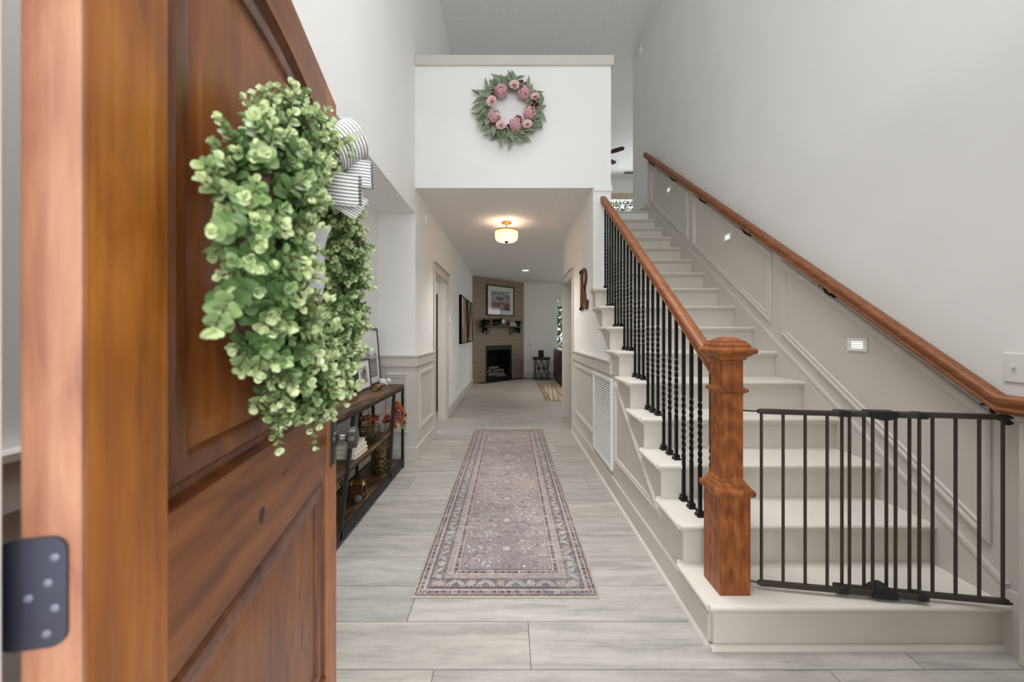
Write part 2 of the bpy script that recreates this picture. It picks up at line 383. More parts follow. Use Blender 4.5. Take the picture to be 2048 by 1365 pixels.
# ------------------------------------------------------------------ floor of single planks
fl = struct(MB().box(-3.2, 5.0, -0.2, 11, -0.15, -0.004).build('floor', M_JOINT, smooth=0), 'pale grey oak laminate floor of wide planks laid across the hall')
PW = 0.2345
def plank(x0, x1, y0, y1):
    g = 0.0015; return MB().box(-(x1-x0)/2+g, (x1-x0)/2-g, -(y1-y0)/2+g, (y1-y0)/2-g, -0.006, 0.0)
full = None; row = 0; y = 0.0
while y < YB:
    y1 = min(y+PW, YB); a, b = (-0.45, 0.52) if y1 < 0.33 else ((-1.35, 2.03) if y < 1.5 else ((-1.35, 0.86) if y < 4.6 else ((-1.8, 1.05) if y < 5.7 else ((-1.4, 3.4)))))
    x = a-random.random()*1.2
    while x < b:
        x0, x1 = max(x, a), min(x+1.5, b)
        if x1-x0 > 0.02:
            mb = plank(x0, x1, y, y1)
            if x1-x0 > 1.499:
                if full is None: o = mb.build('plank', M_FLOOR, fl, local=True, smooth=0); full = o.data
                else: o = bpy.data.objects.new('plank', full); COL.objects.link(o); o.parent = fl
            else: o = mb.build('plank', M_FLOOR, fl, local=True, smooth=0)
            o.location = ((x0+x1)/2, (y+y1)/2, 0)
        x += 1.5
    y = y1; row += 1
struct(bx('porch', M_OUT, -4, 4, -5, -0.2, -0.25, -0.03), 'pale concrete porch outside the front door')
struct(MB().box(-40, 40, -40, 60, -0.5, -0.3).build('ground', M_LAWN, smooth=0), 'green lawn outside around the house')

# ------------------------------------------------------------------ walls and ceilings
def wallobj(mb, name, label, mat=None): return struct(mb.build(name, mat or M_WALL, smooth=0), label)
mb = MB(); holes(mb, 'x', XL-0.12, XL, YF-0.12, YB, 0, ZC, [(1.5, 3.715, 0, 2.48), (4.655, 5.53, 0, 2.04)])
WL = wallobj(mb, 'wall_left', 'tall white wall along the left of the hall and loft')
mb = MB(); mb.box(-1.45, -1.33, 1.38, 3.83, 0, 2.598).box(-1.33, XL-0.002, 3.713, 3.83, 0, 2.479).box(-1.45, XL-0.12, 1.38, 1.5, 0, 2.6).box(-1.45, XL-0.121, 1.379, 3.831, 2.479, 2.6)
WN = wallobj(mb, 'wall_niche', 'white walls of the shallow niche behind the console table')
mb = MB(); holes(mb, 'y', YF-0.12, YF, XL-0.12, XR+0.12, 0, ZC, [(-0.43, 0.52, 0, 2.07), (-0.5, 1.6, 2.6, 5.2)])
wallobj(mb, 'wall_front', 'white front wall with the entrance doorway')
WR = wallobj(MB().box(XR, XR+0.12, YF-0.12, 6.08, 0, ZC), 'wall_right', 'tall white wall to the right of the staircase')
mb = MB(); holes(mb, 'x', XS+0.006, 1.01, YL, 5.776, 0, ZH, [(4.897, 5.686, 0, 2.02)]); mb.box(0.995, 1.008, YL+0.13, 5.30, ZH, Z2)
WH = wallobj(mb, 'wall_hall', 'white hall wall under the loft beside the staircase')
mb = MB(); holes(mb, 'y', YB, YB+0.12, XL-0.12, 5.0, 0, ZC, [(1.33, 2.9, 0.80, 2.29), (2.6, 4.2, 4.1, 5.28)])
wallobj(mb, 'wall_back', 'white far wall of living room and loft with windows')
wallobj(holes(MB(), 'x', 4.9, 5.02, 5.0, YB+0.12, 0, ZC, [(6.3, 9.7, 0, 2.3)]).box(1.01, 5.0, 5.78, 5.90, 0, ZH).box(XR+0.12, 5.0, 5.96, 6.08, ZH, ZC), 'wall_far', 'white walls closing the rooms beyond the stairs')
mb = MB().prism([(-1.07, 3.815), (1.005, 3.815), (1.005, 5.30), (1.0, 5.362), (5, 5.362), (5, 10.8), (-1.07, 10.8)], ZH, Z2-0.03, 2)
CH = struct(mb.build('ceiling_hall', M_CEIL, smooth=0), 'flat grey-white ceiling over the hall and living room')
struct(MB().prism([(-1.07, 3.8), (1.01, 3.8), (1.01, 5.36), (5, 5.36), (5, 10.8), (-1.07, 10.8)], Z2-0.03, Z2, 2).build('floor_loft', M_TRIM, smooth=0), 'floor of the upstairs loft')
struct(MB().box(-1.2, 5.1, 0.1, 10.9, ZC, ZC+0.15).build('ceiling_upper', M_CEIL, smooth=0), 'high flat grey-white ceiling over the foyer and loft')
wallobj(MB().box(XL, 1.01, YL, YL+0.12, ZH-0.006, 3.95), 'wall_loft', 'white half wall of the loft with a flower wreath')
struct(MB().box(XL, 1.035, YL-0.025, YL+0.145, 3.95, 4.05, 0.004).build('trim_1', M_TRIM), 'beige cap board along the top of the loft half wall')
struct(MB().box(XS+0.01, 1.022, YL-0.012, YL, 2.70, ZH+0.008, 0.002).build('trim_2', M_WALL), 'small white ledge where the stair wall meets the loft')
# room behind the left doorway
wallobj(MB().box(-3.2, -3.1, 4.0, 6.6, 0, 0.7).box(-3.2, -3.1, 4.0, 6.6, 2.3, 2.6).box(-3.2, -3.1, 4.0, 4.3, 0.7, 2.3).box(-3.2, -3.1, 5.9, 6.6, 0.7, 2.3).box(-3.2, XL-0.12, 6.5, 6.6, 0, 2.6).box(-3.2, -1.4, 4.0, 4.1, 0, 2.6).box(-3.2, XL-0.12, 4.0, 6.6, 2.6, 2.7), 'wall_side_room', 'plain walls of the dim room behind the left doorway')

# ------------------------------------------------------------------ wainscot, rails, baseboards
def frame_path(pts, w, proud, to3):
    """a picture-frame moulding around polygon pts (2D, counter-clockwise), drawn inward by w"""
    n = len(pts); c = [Vector(p) for p in pts]
    def inset(d):
        out = []
        for i in range(n):
            p0, p1, p2 = c[i-1], c[i], c[(i+1) % n]
            e1 = (p1-p0).normalized(); e2 = (p2-p1).normalized(); n1 = Vector((-e1.y, e1.x)); n2 = Vector((-e2.y, e2.x))
            k = 1+n1.dot(n2); out.append(p1+(n1+n2)*(d/max(k, 0.15)))
        return out
    prof = [(0, 0), (0.0, proud*0.6), (w*0.2, proud), (w*0.42, proud), (w*0.5, proud*0.55), (w*0.78, proud*0.5), (w*0.9, proud*0.75), (w, 0)]
    mb = MB(); rings = [[to3(p.x, p.y, h) for p in inset(d)] for d, h in prof]
    return mb.loft(rings, True, False)
def on_x(X, sgn): return lambda a, b, h: (X+sgn*h, a, b)
def on_y(Y, sgn): return lambda a, b, h: (a, Y+sgn*h, b)
def ccw(p):
    ar = sum(p[i-1][0]*p[i][1]-p[i][0]*p[i-1][1] for i in range(len(p)))
    return p if ar > 0 else p[::-1]
def moulding(parent, pts, w, proud, to3): return frame_path(ccw(pts), w, proud, to3).build('panel_moulding', M_TRIM, parent, smooth=25)
# left wall
bx('wainscot_board', M_TRIM, XL, XL+0.006, 3.709, 4.565, 0, 0.95, WL); bx('wainscot_board', M_TRIM, XL, XL+0.006, YF, 1.5, 0, 0.95, WL)
bx('wainscot_board', M_TRIM, -1.33, XL+0.0005, 3.709, 3.715, 0, 0.95, WN); bx('wainscot_board', M_TRIM, -1.33, -1.324, 1.5, 3.71, 0, 0.95, WN)
def rail(name, label, segs):
    mb = MB()
    for (x0, x1, y0, y1) in segs: mb.box(x0, x1, y0, y1, 0.945, 1.04, 0.003)
    for (x0, x1, y0, y1) in segs:
        e = 0.012; mb.box(x0-e if x1-x0 < 0.05 and x0 > 0 else x0, x1+e if x1-x0 < 0.05 and x0 < 0 else x1+0, y0-(e if y1-y0 < 0.05 else 0), y1, 1.04, 1.062, 0.004)
    return struct(mb.build(name, M_TRIM), label)
rail('trim_3', 'greige chair rail on the left wall and niche', [(XL, XL+0.024, 3.691, 4.565), (-1.33, XL+0.0005, 3.691, 3.715), (-1.33, -1.306, 1.5, 3.692), (XL, XL+0.024, YF, 1.5)])
rail('trim_4', 'greige chair rail on the wall under the stairs', [(XS-0.022, XS+0.01, 2.98, 4.807)])
moulding(WL, [(3.84, 0.28), (4.50, 0.28), (4.50, 0.88), (3.84, 0.88)], 0.045, 0.016, on_x(XL+0.006, 1))
moulding(WN, [(-1.24, 0.28), (-1.02, 0.28), (-1.02, 0.88), (-1.24, 0.88)], 0.04, 0.016, on_y(3.709, -1))
moulding(WN, [(1.75, 0.28), (3.5, 0.28), (3.5, 0.88), (1.75, 0.88)], 0.045, 0.016, on_x(-1.324, 1))
def base(name, label, segs, h=0.135):
    mb = MB()
    for x0, x1, y0, y1 in segs: mb.box(x0, x1, y0, y1, 0, h, 0.003)
    return struct(mb.build(name, M_TRIM), label)
base('baseboard_left', 'greige baseboard along the left hall wall', [(XL, XL+0.02, 3.697, 4.565), (XL, XL+0.02, 5.62, 9.42), (-1.33, XL+0.0005, 3.697, 3.715), (-1.33, -1.31, 1.5, 3.698), (XL, XL+0.02, YF, 1.5)])
base('baseboard_back', 'greige baseboard along the far living room wall', [(0.39, 4.9, YB-0.02, YB)])
# shoe mould along the stair side wall
def qround(mb, x, y0, y1, s=-1, r=0.018): mb.prism([(x, 0), (x+s*r, 0), (x+s*r*0.92, r*0.4), (x+s*r*0.7, r*0.72), (x+s*r*0.4, r*0.94), (x, r)], y0, y1, 1)
# ------------------------------------------------------------------ door casings
def casing(name, label, X, s, a0, a1, zt, cap, depth):
    mb = MB(); w = 0.092; p = 0.02
    mb.box(X, X+s*p, a0-w, a0, 0, zt, 0.003).box(X, X+s*p, a1, a1+w, 0, zt, 0.003)
    mb.box(X, X+s*(p+0.004), a0-w-0.008, a1+w+0.008, zt, zt+cap, 0.003).box(X, X+s*(p+0.024), a0-w-0.025, a1+w+0.025, zt+cap, zt+cap+0.02, 0.003)
    e = X-s*depth
    mb.box(min(X, e), max(X, e), a0-0.004, a0+0.014, 0, zt).box(min(X, e), max(X, e), a1-0.014, a1+0.004, 0, zt).box(min(X, e), max(X, e), a0, a1, zt-0.014, zt+0.004)
    return struct(mb.build(name, M_TRIM), label)
casing('trim_5', 'greige casing round the doorway in the left hall wall', XL, 1, 4.655, 5.53, 2.04, 0.115, 0.125)
casing('trim_6', 'greige casing round the opening in the right hall wall', XS+0.006, -1, 4.897, 5.684, 2.02, 0.10, 0.19)
struct(MB().box(-0.465, -0.4255, 0.14, 0.312, -0.02, 2.07, 0.003).build('trim_7', M_METALW), 'white jamb of the front door on its hinge side')
struct(MB().box(0.50, 0.545, 0.14, 0.312, -0.02, 2.07, 0.003).box(-0.455, 0.545, 0.14, 0.312, 2.07, 2.1).build('trim_8', M_METALW), 'white jamb and head of the front door on its latch side')
struct(MB().box(1.962, XR, 1.34, 1.43, 0, 0.94, 0.004).box(1.955, XR, 1.335, 1.437, 0.94, 0.965, 0.003).build('trim_9', M_TRIM), 'greige end post of the stair wainscot where the gate fixes')

# ------------------------------------------------------------------ staircase
XT = 2.0
stair = thing('staircase', 'straight greige painted staircase with sixteen risers climbing to the loft', 'staircase', (1.4, Y1, 0))
# carcass below the steps (hidden mass) and the white wall with greige stringer
poly = [(1.56, 0)]
for i in range(1, 9):
    yr = Y1+(i-1)*RUN+0.06; poly += [(yr, (i-1)*RISE+0.0), (yr, i*RISE-0.03)]
top_i = 9
poly += [(YL, 8*RISE-0.03), (YL, 0)]
pw = []
for p in poly:
    if not pw or (abs(pw[-1][0]-p[0])+abs(pw[-1][1]-p[1])) > 1e-6: pw.append(p)
WS = struct(MB().prism(pw, XS+0.005, XS+0.12, 0).build('wall_stair', M_WALL, smooth=0), 'white and greige wall under the open side of the stairs')
# stringer band: stepped on top, sloping below
yl = 2.985
sm = MB(); ycuts = sorted([Y1+(i-1)*RUN+0.035 for i in range(1, 10)]+[yl, YL])
for a, b in zip(ycuts[:-1], ycuts[1:]):
    if b-a < 1e-4: continue
    m_ = (a+b)/2; i = int((m_-Y1-0.035)/RUN)+1; zt = min(i, 8)*RISE-0.027 if i < 9 else 9*RISE-0.027
    lo = (lambda y: zn(y)-0.26) if m_ > yl else (lambda y: 0.0)
    sm.prism([(a, lo(a)), (b, lo(b)), (b, zt), (a, zt)], XS, XS+0.014, 0)
sm.build('stringer', M_TRIM, stair, smooth=0)
bx('wainscot_board', M_TRIM, XS, XS+0.014, yl, 4.807, 0, 0.95, WS)
moulding(WS, [(3.62, 0.285), (4.64, 0.285), (4.64, 0.895), (3.62, 0.895)], 0.042, 0.016, on_x(XS, -1))
moulding(WS, [(2.0, 0.285), (2.89, 0.285), (2.89, 0.905)], 0.036, 0.016, on_x(XS, -1))
mb = MB().box(XS-0.014, XS+0.002, 1.515, 4.807, 0, 0.135, 0.003); qround(mb, XS-0.014, 1.5, 4.807)
struct(mb.build('baseboard_stair', M_TRIM), 'greige baseboard and shoe mould along the stair side wall')
for i in range(1, 17):
    yf = Y1+(i-1)*RUN; zt = i*RISE; x0 = XS-0.026 if i <= 9 else 1.012
    if i == 9: x0 = XS-0.026
    yr = yf+0.032
    # riser
    bx('riser', M_TREAD, (XS+0.002 if i <= 9 else 1.012), XT+0.01, yr, yr+0.02, zt-RISE+(0.0 if i > 1 else 0.0), zt-0.026, stair)
    # tread with rounded nose
    yb = yf+RUN+0.05 if i < 16 else yf+0.3
    r = 0.0145; zc = zt-r
    prof = [(yb, zt-2*r), (yb, zt)]+[(yf+r-r*math.sin(a), zc+r*math.cos(a)) for a in [PI*k/6 for k in range(7)]]
    if i < 9:
        mbt = MB().prism(prof, x0+r*0.0, XT, 0)
        mbt.tube([(x0+0.004, yf+r, zc), (x0+0.004, yr+RUN-0.002, zc)], r, 10)
    elif i == 9:
        mbt = MB().prism([(p[0] if p[0] < yb-0.01 else YL+0.002, p[1]) for p in prof], x0, XT, 0).box(1.012, XT, YL, yb, zt-2*r, zt)
    else: mbt = MB().prism(prof, x0, XT, 0)
    mbt.build('tread', M_TREAD, stair, smooth=40)
    c = MB().prism([(yr, zt-2*r), (yr-0.018, zt-2*r), (yr-0.016, zt-2*r-0.007), (yr-0.006, zt-2*r-0.016), (yr, zt-2*r-0.018)], (XS-0.012 if i <= 9 else 1.012), XT, 0)
    if i <= 9: c.prism([(XS, zt-2*r), (XS-0.016, zt-2*r), (XS-0.014, zt-2*r-0.007), (XS-0.005, zt-2*r-0.016), (XS, zt-2*r-0.018)], yr-0.012, min(yr+RUN, YL), 1)
    c.build('scotia', M_TREAD, stair, smooth=40)
mb = MB(); mb.prism([(1.502, 0), (1.484, 0), (1.4855, 0.0075), (1.49, 0.013), (1.496, 0.017), (1.502, 0.018)], XS-0.014, XT, 0); mb.build('shoe_mould', M_TREAD, stair)
# right wall: wainscot field, skirt and mouldings
ya, yz = 1.43, 5.38
MB().prism([(ya, 0), (1.53, 0), (yz, zn(yz)-0.28), (yz, zn(yz)+0.80), (1.465, zn(1.465)+0.80), (ya, zn(1.465)+0.80)], XR-0.006, XR, 0).build('wainscot_board', M_TRIM, WR, smooth=0)
MB().prism([(ya, 0), (1.55, 0), (yz, zn(yz)-0.25), (yz, zn(yz)+0.045), (1.49, zn(1.49)+0.045), (ya, zn(1.49)+0.045)], XR-0.022, XR, 0).build('skirt_board', M_TRIM, stair, smooth=0)
def slope_bar(dz0, dz1, p, y0, y1): return MB().prism([(y0, zn(y0)+dz0), (y1, zn(y1)+dz0), (y1, zn(y1)+dz1), (y0, zn(y0)+dz1)], XR-p, XR, 0)
slope_bar(0.045, 0.066, 0.026, 1.49, yz).build('skirt_cap', M_TRIM, stair, smooth=0)
slope_bar(0.735, 0.80, 0.018, 1.43, yz).build('chair_rail', M_TRIM, WR, smooth=0)
bx('end_trim', M_TRIM, XR-0.016, XR, yz-0.02, yz, zn(yz)-0.2, zn(yz)+0.80, WR)
for a, b in ((4.17, 5.28), (2.84, 4.06), (1.545, 2.735)):
    moulding(WR, [(a, zn(a)+0.15), (b, zn(b)+0.15), (b, zn(b)+0.70), (a, zn(a)+0.70)], 0.045, 0.018, on_x(XR-0.006, -1))
struct(MB().box(XR-0.018, XR, yz, 6.08, Z2, Z2+0.14, 0.003).build('baseboard_loft', M_TRIM), 'greige baseboard on the wall at the stair head')

# ------------------------------------------------------------------ stair railing
XB, YN = 0.9335, 1.597
railing = thing('stair_railing', 'open stair railing with stained oak newel, oak handrail and black twisted iron balusters', 'railing', (XB, YN, RISE))
zb = RISE
newel = MB().sq(XB, YN, [(0.0635, zb), (0.0635, 0.60), (0.060, 0.603), (0.060, 0.61)]).sq(XB, YN, [(0.0445, 0.60), (0.0445, 1.20)]).build('newel_post', M_OAKV, railing, smooth=0)
MB().sq(XB, YN, [(0.064, 0.598), (0.074, 0.602), (0.078, 0.610), (0.078, 0.622), (0.073, 0.630), (0.066, 0.634), (0.060, 0.645), (0.053, 0.652), (0.050, 0.66), (0.045, 0.668)]).build('base_moulding', M_OAKV, newel, smooth=0)
MB().sq(XB, YN, [(0.046, 1.026), (0.050, 1.030), (0.058, 1.034), (0.060, 1.040), (0.058, 1.046), (0.050, 1.050), (0.046, 1.054)]).build('collar', M_OAKV, newel, smooth=0)
MB().sq(XB, YN, [(0.046, 1.165), (0.053, 1.170), (0.056, 1.180), (0.066, 1.186), (0.072, 1.193), (0.080, 1.196), (0.083, 1.203), (0.083, 1.210), (0.078, 1.218), (0.066, 1.221), (0.064, 1.232), (0.055, 1.242), (0.054, 1.246), (0.020, 1.264), (0.001, 1.265)]).build('newel_cap', M_OAKV, newel, smooth=0)
RP = [(-0.022, -0.036), (-0.030, -0.022), (-0.024, -0.008), (-0.031, 0.004), (-0.032, 0.018), (-0.026, 0.030), (-0.012, 0.037), (0.012, 0.037), (0.026, 0.030), (0.032, 0.018), (0.031, 0.004), (0.024, -0.008), (0.030, -0.022), (0.022, -0.036)]
def zr(y): return zn(y)+0.782
MB().sweepxz([(XB, 1.63, zr(1.63)), (XB, YL-0.0, zr(YL))], RP).build('handrail', M_OAKY, railing, smooth=50)
bal = {}
def baluster_mesh(h, key):
    mb = MB(); q = 0.0078; rings = []
    t0, t1 = 0.23, 0.57
    hs = [0, t0]+[t0+(t1-t0)*k/44 for k in range(1, 45)]+[h]
    for z in hs:
        a = 0 if z <= t0 else (min(1, (z-t0)/(t1-t0))*PI*5)
        rings.append([(q*1.35*math.cos(a+PI/4+k*PI/2), q*1.35*math.sin(a+PI/4+k*PI/2), z) for k in range(4)])
    mb.loft(rings); return mb
shoe = None
for i in range(1, 10):
    ks = (2,) if i == 1 else ((0,) if i == 9 else (0, 1, 2))
    for k in ks:
        yb_ = Y1+(i-1)*RUN+0.088+0.0855*k; z0 = i*RISE
        if i == 1: yb_ = Y1+0.243
        h = zr(yb_)-0.038-z0+0.008
        key = k if i > 1 else 9
        if key not in bal:
            o = baluster_mesh(h, key).build('baluster', M_BLACK, railing, local=True, smooth=40); bal[key] = o.data
        else: o = bpy.data.objects.new('baluster', bal[key]); COL.objects.link(o); o.parent = railing
        o.location = Vector((XB, yb_, z0))-Vector((XB, YN, RISE))
        if shoe is None:
            sh = MB().sq(0, 0, [(0.019, 0), (0.019, 0.008), (0.016, 0.011), (0.013, 0.014), (0.015, 0.017), (0.015, 0.027), (0.011, 0.03)]).build('base_shoe', M_BLACK, o, local=True, smooth=0); shoe = sh.data
        else: sh = bpy.data.objects.new('base_shoe', shoe); COL.objects.link(sh); sh.parent = o
# wall handrail
hr = thing('wall_handrail', 'long stained oak handrail on black brackets along the white right wall', 'handrail', (1.95, 1.4, 1.0))
XH = 1.952; yk = 1.468
def zw(y): return zn(max(y, yk))+0.812
MB().sweepxz([(XH, 1.30, zw(yk)), (XH, yk, zw(yk)), (XH, 5.335, zw(5.335))], RP).build('rail', M_OAKY, hr, smooth=50)
for yb_ in (5.17, 4.49, 3.81, 3.10, 2.30, 1.50):
    z0 = zw(yb_)-0.036
    MB().lathe([(0.026, 0), (0.026, 0.004), (0.018, 0.009), (0.008, 0.012)], (XR-0.002, yb_, z0-0.055), 14, (-1, 0, 0)).tube([(XR-0.01, yb_, z0-0.055), (XR-0.035, yb_, z0-0.056), (XR-0.058, yb_, z0-0.04), (XH, yb_, z0-0.012), (XH, yb_, z0+0.004)], 0.0075, 8).box(XH-0.012, XH+0.012, yb_-0.03, yb_+0.03, z0-0.004, z0+0.004, 0.002).build('bracket', M_BLACK, hr, smooth=40)

# ------------------------------------------------------------------ safety gate
gate = thing('baby_gate', 'dark bronze metal safety gate across the foot of the stairs', 'gate', (1.5, 1.52, RISE))
GA, GB = Vector((0.985, 1.597, 0)), Vector((1.962, 1.452, 0))
gd = (GB-GA).normalized(); gn = Vector((gd.y, -gd.x, 0))   # towards the camera
def gt(px):
    k = (px-1020)/FPX; return (k*GA.y-GA.x)/(gd.x-k*gd.y)
def gpos(px, z, off=0.0): p = GA+gd*gt(px)+gn*off; return Vector((p.x, p.y, z))
def z8(x): return 1450+x*0.5604
ZB_, ZT_ = 0.218, 0.948
def gbar(p, q, w, h):
    d = (q-p); L = d.length; d.normalize(); M = Matrix(((d.x, -d.y, 0, p.x), (d.y, d.x, 0, p.y), (0, 0, 1, p.z), (0, 0, 0, 1)))
    return MB().box(0, L, -w/2, w/2, -h/2, h/2, 0.004, M, 2)
for nm, xa, xb, off in (('left', 118, 702, 0.011), ('right', 400, 1022, -0.011)):
    fo = gbar(gpos(z8(xa), ZT_, off), gpos(z8(xb), ZT_, off), 0.018, 0.022).build('frame_rail', M_BRONZE, gate, smooth=30)
    gbar(gpos(z8(xa), ZB_, off), gpos(z8(xb), ZB_, off), 0.018, 0.022).build('frame_rail', M_BRONZE, gate, smooth=30)
for off, xs in ((0.011, (125, 202, 280, 358, 437, 519, 600, 684)), (-0.011, (424, 503, 584, 667, 750, 833, 918, 1003))):
    for x in xs: MB().tube([gpos(z8(x), ZB_, off), gpos(z8(x), ZT_, off)], 0.0058, 8).build('gate_bar', M_BRONZE, gate, smooth=50)
for xa, xb, z in ((394, 440, ZT_), (672, 712, ZT_), (394, 432, ZB_), (672, 714, ZB_)):
    gbar(gpos(z8(xa), z), gpos(z8(xb), z), 0.042, 0.026).build('clamp', M_BLKM, gate)
hc = MB()
a, b = gpos(z8(505), ZT_, 0), gpos(z8(604), ZT_, 0); d = (b-a)
hc.loft([[a+d*t+gn*0.024*s_+Vector((0, 0, dz)) for s_, dz in ((-1, 0.014), (1, 0.014), (1, -0.008-0.014*math.sin(PI*t)), (-1, -0.008-0.014*math.sin(PI*t)))] for t in [k/10 for k in range(11)]])
hc.build('latch_handle', M_BLKM, gate)
a, b = gpos(z8(512), ZB_, 0), gpos(z8(602), ZB_, 0); d = (b-a)
MB().loft([[a+d*t+gn*0.024*s_+Vector((0, 0, dz)) for s_, dz in ((-1, -0.014), (1, -0.014), (1, 0.008+0.026*math.sin(PI*t)), (-1, 0.008+0.026*math.sin(PI*t)))] for t in [k/10 for k in range(11)]]).build('latch_foot', M_BLKM, gate)
for z in (ZB_, ZT_):
    MB().tube([(0.978 if z > .5 else 0.997, 1.597, z), gpos(z8(120), z, 0.011)], 0.004, 8).tube([gpos(z8(112), z, 0.011), gpos(z8(120), z, 0.011)], 0.009, 8).build('pivot_rod', M_STEEL, gate)
    MB().tube([gpos(z8(1015), z, -0.011), (1.967, 1.448, z)], 0.005, 8).build('pivot_rod', M_BLKM, gate)
MB().box(0.978, 0.985, 1.578, 1.616, 0.905, 1.02, 0.002).box(0.985, 0.998, 1.588, 1.606, 0.985, 0.991).build('post_bracket', M_BLKM, gate)
MB().box(0.997, 1.003, 1.58, 1.614, 0.2, 0.25, 0.002).build('post_bracket', M_BLKM, gate)

# ------------------------------------------------------------------ front door (open)
HX, HY = -0.387, 0.335
dang = math.atan2(0.979, -0.206)
door = thing('door_1', 'open knotty alder front door with arched panel and green wreath', None, (HX, HY, 0.012), dang, None, 'structure')
DW, DH, DT = 0.905, 2.03, 0.045
SL, SR = 0.11, 0.79
PZ0, LZ1, LZ0 = 1.05, 0.845, 0.24
def arch(d=0.0, n=18):
    pts = [(SL+d, PZ0+d), (SR-d, PZ0+d)]
    for k in range(n+1):
        s_ = (SR-d)+(SL-SR+2*d)*k/n; u = (s_-(SL+SR)/2)/((SR-SL)/2); pts.append((s_, 1.905-0.055*u*u-d))
    return pts
def dbuild(mb, name, mat, **kw): return mb.build(name, mat, door, local=True, **kw)
dbuild(MB().box(0.004, SL, 0.0, DT, 0, DH-0.012), 'hinge_stile', M_ALDV, smooth=0)
dbuild(MB().box(0.0, 0.0042, 0.0005, DT-0.0005, 0, DH-0.012), 'door_edge', M_ALDE, smooth=0)
dbuild(MB().box(SR, DW, 0.0, DT, 0, DH-0.012), 'latch_stile', M_ALDV, smooth=0)
tr = [(SL, DH-0.012), (SR, DH-0.012)]+[p for p in arch(0.0)[2:]]
dbuild(MB().prism([(SR, DH-0.012), (SL, DH-0.012)]+arch(0.0)[2:][::-1], 0, DT, 1), 'top_rail', M_ALDH, smooth=0)
dbuild(MB().box(SL, SR, 0, DT, LZ1, PZ0), 'lock_rail', M_ALDH, smooth=0)
dbuild(MB().box(SL, SR, 0, DT, 0, LZ0), 'bottom_rail', M_ALDH, smooth=0)
def rect(z0, z1): return lambda d: [(SL+d, z0+d), (SR-d, z0+d), (SR-d, z1-d), (SL+d, z1-d)]
for shape, nm in ((arch, 'upper'), (rect(LZ0, LZ1), 'lower')):
    rg = lambda d, y_: [(p[0], y_, p[1]) for p in shape(d)]
    # bolection moulding standing proud of the frame, then the recess
    dbuild(MB().loft([rg(-0.001, 0.001), rg(0.002, 0.010), rg(0.008, 0.017), rg(0.018, 0.0185), rg(0.021, 0.013), rg(0.028, 0.008), rg(0.044, 0.0065), rg(0.054, 0.009), rg(0.057, 0.015), rg(0.062, 0.017)], True, False), 'panel_moulding', M_ALDM, smooth=25)
    mb = MB(); mb.loft([rg(0.058, 0.0165), rg(0.068, 0.0165), rg(0.090, 0.0135), rg(0.094, 0.013)], True, False)
    inner = rg(0.094, 0.013); mb.add(inner, [tuple(range(len(inner)))]); back = rg(0.0, DT-0.006); mb.add(back, [tuple(range(len(back)))])
    dbuild(mb, nm+'_panel', M_ALDP, smooth=20)
# hardware
M_SCREW = plain('screw_steel', S(124, 124, 138), .35, .4)
LK = dbuild(MB().box(0.826, 0.878, -0.006, 0.002, 0.85, 1.06, 0.003).box(0.834, 0.870, -0.010, -0.004, 0.858, 1.052, 0.003), 'lock_plate', M_STEEL)
dbuild(MB().lathe([(0.026, 0), (0.026, 0.008), (0.016, 0.014), (0.012, 0.02), (0.012, 0.034), (0.018, 0.04), (0.033, 0.044), (0.034, 0.05), (0.034, 0.064), (0.031, 0.067), (0.024, 0.0675), (0.0235, 0.066), (0.001, 0.066)], (0.852, -0.008, 0.935), 28, (0, -1, 0)), 'knob', M_STEEL, smooth=35)
for zc_ in (0.25, 1.038, 1.80):
    pl = [(0.0, -0.048)]
    def rr(y0, y1, z0, z1, r):
        out = []
        for cy, cz, a0 in ((y0+r, z0+r, PI), (y1-r, z0+r, 1.5*PI), (y1-r, z1-r, 0), (y0+r, z1-r, PI/2)):
            if cy == y1-r: cyy = y1; 
            for k in range(5): out.append((cy+r*math.cos(a0+k*PI/8), cz+r*math.sin(a0+k*PI/8)))
        return out
    hg = dbuild(MB().prism(rr(0.010, 0.060, zc_-0.049, zc_+0.049, 0.012), -0.0025, 0.0006, 0), 'hinge', M_GUN, smooth=30)
    mb = MB()
    for (yy, dz) in ((0.018, 0.031), (0.023, 0.009), (0.018, -0.014), (0.024, -0.036), (0.037, -0.003)): mb.lathe([(0.0036, 0), (0.0034, 0.0008), (0.0018, 0.0012)], (-0.0025, yy, zc_+dz), 10, (-1, 0, 0))
    h = mb.build('screw', M_SCREW, hg, local=True)
    mb = MB()
    for k in range(5): mb.lathe([(0.0062, 0), (0.0062, 0.019)], (-0.004, 0.064, zc_-0.049+0.0198*k), 12)
    mb.build('barrel', M_GUN, hg, local=True)
def D2W(s_, y_, z_):  # door face coordinates to world: y_ is the distance in front of the face
    c_, sn = math.cos(dang), math.sin(dang); yy = -y_
    return Vector((HX+s_*c_-yy*sn, HY+s_*sn+yy*c_, z_))
DN = (D2W(0, 1, 0)-D2W(0, 0, 0)).normalized(); DS = (D2W(1, 0, 0)-D2W(0, 0, 0)).normalized(); UP = Vector((0, 0, 1))

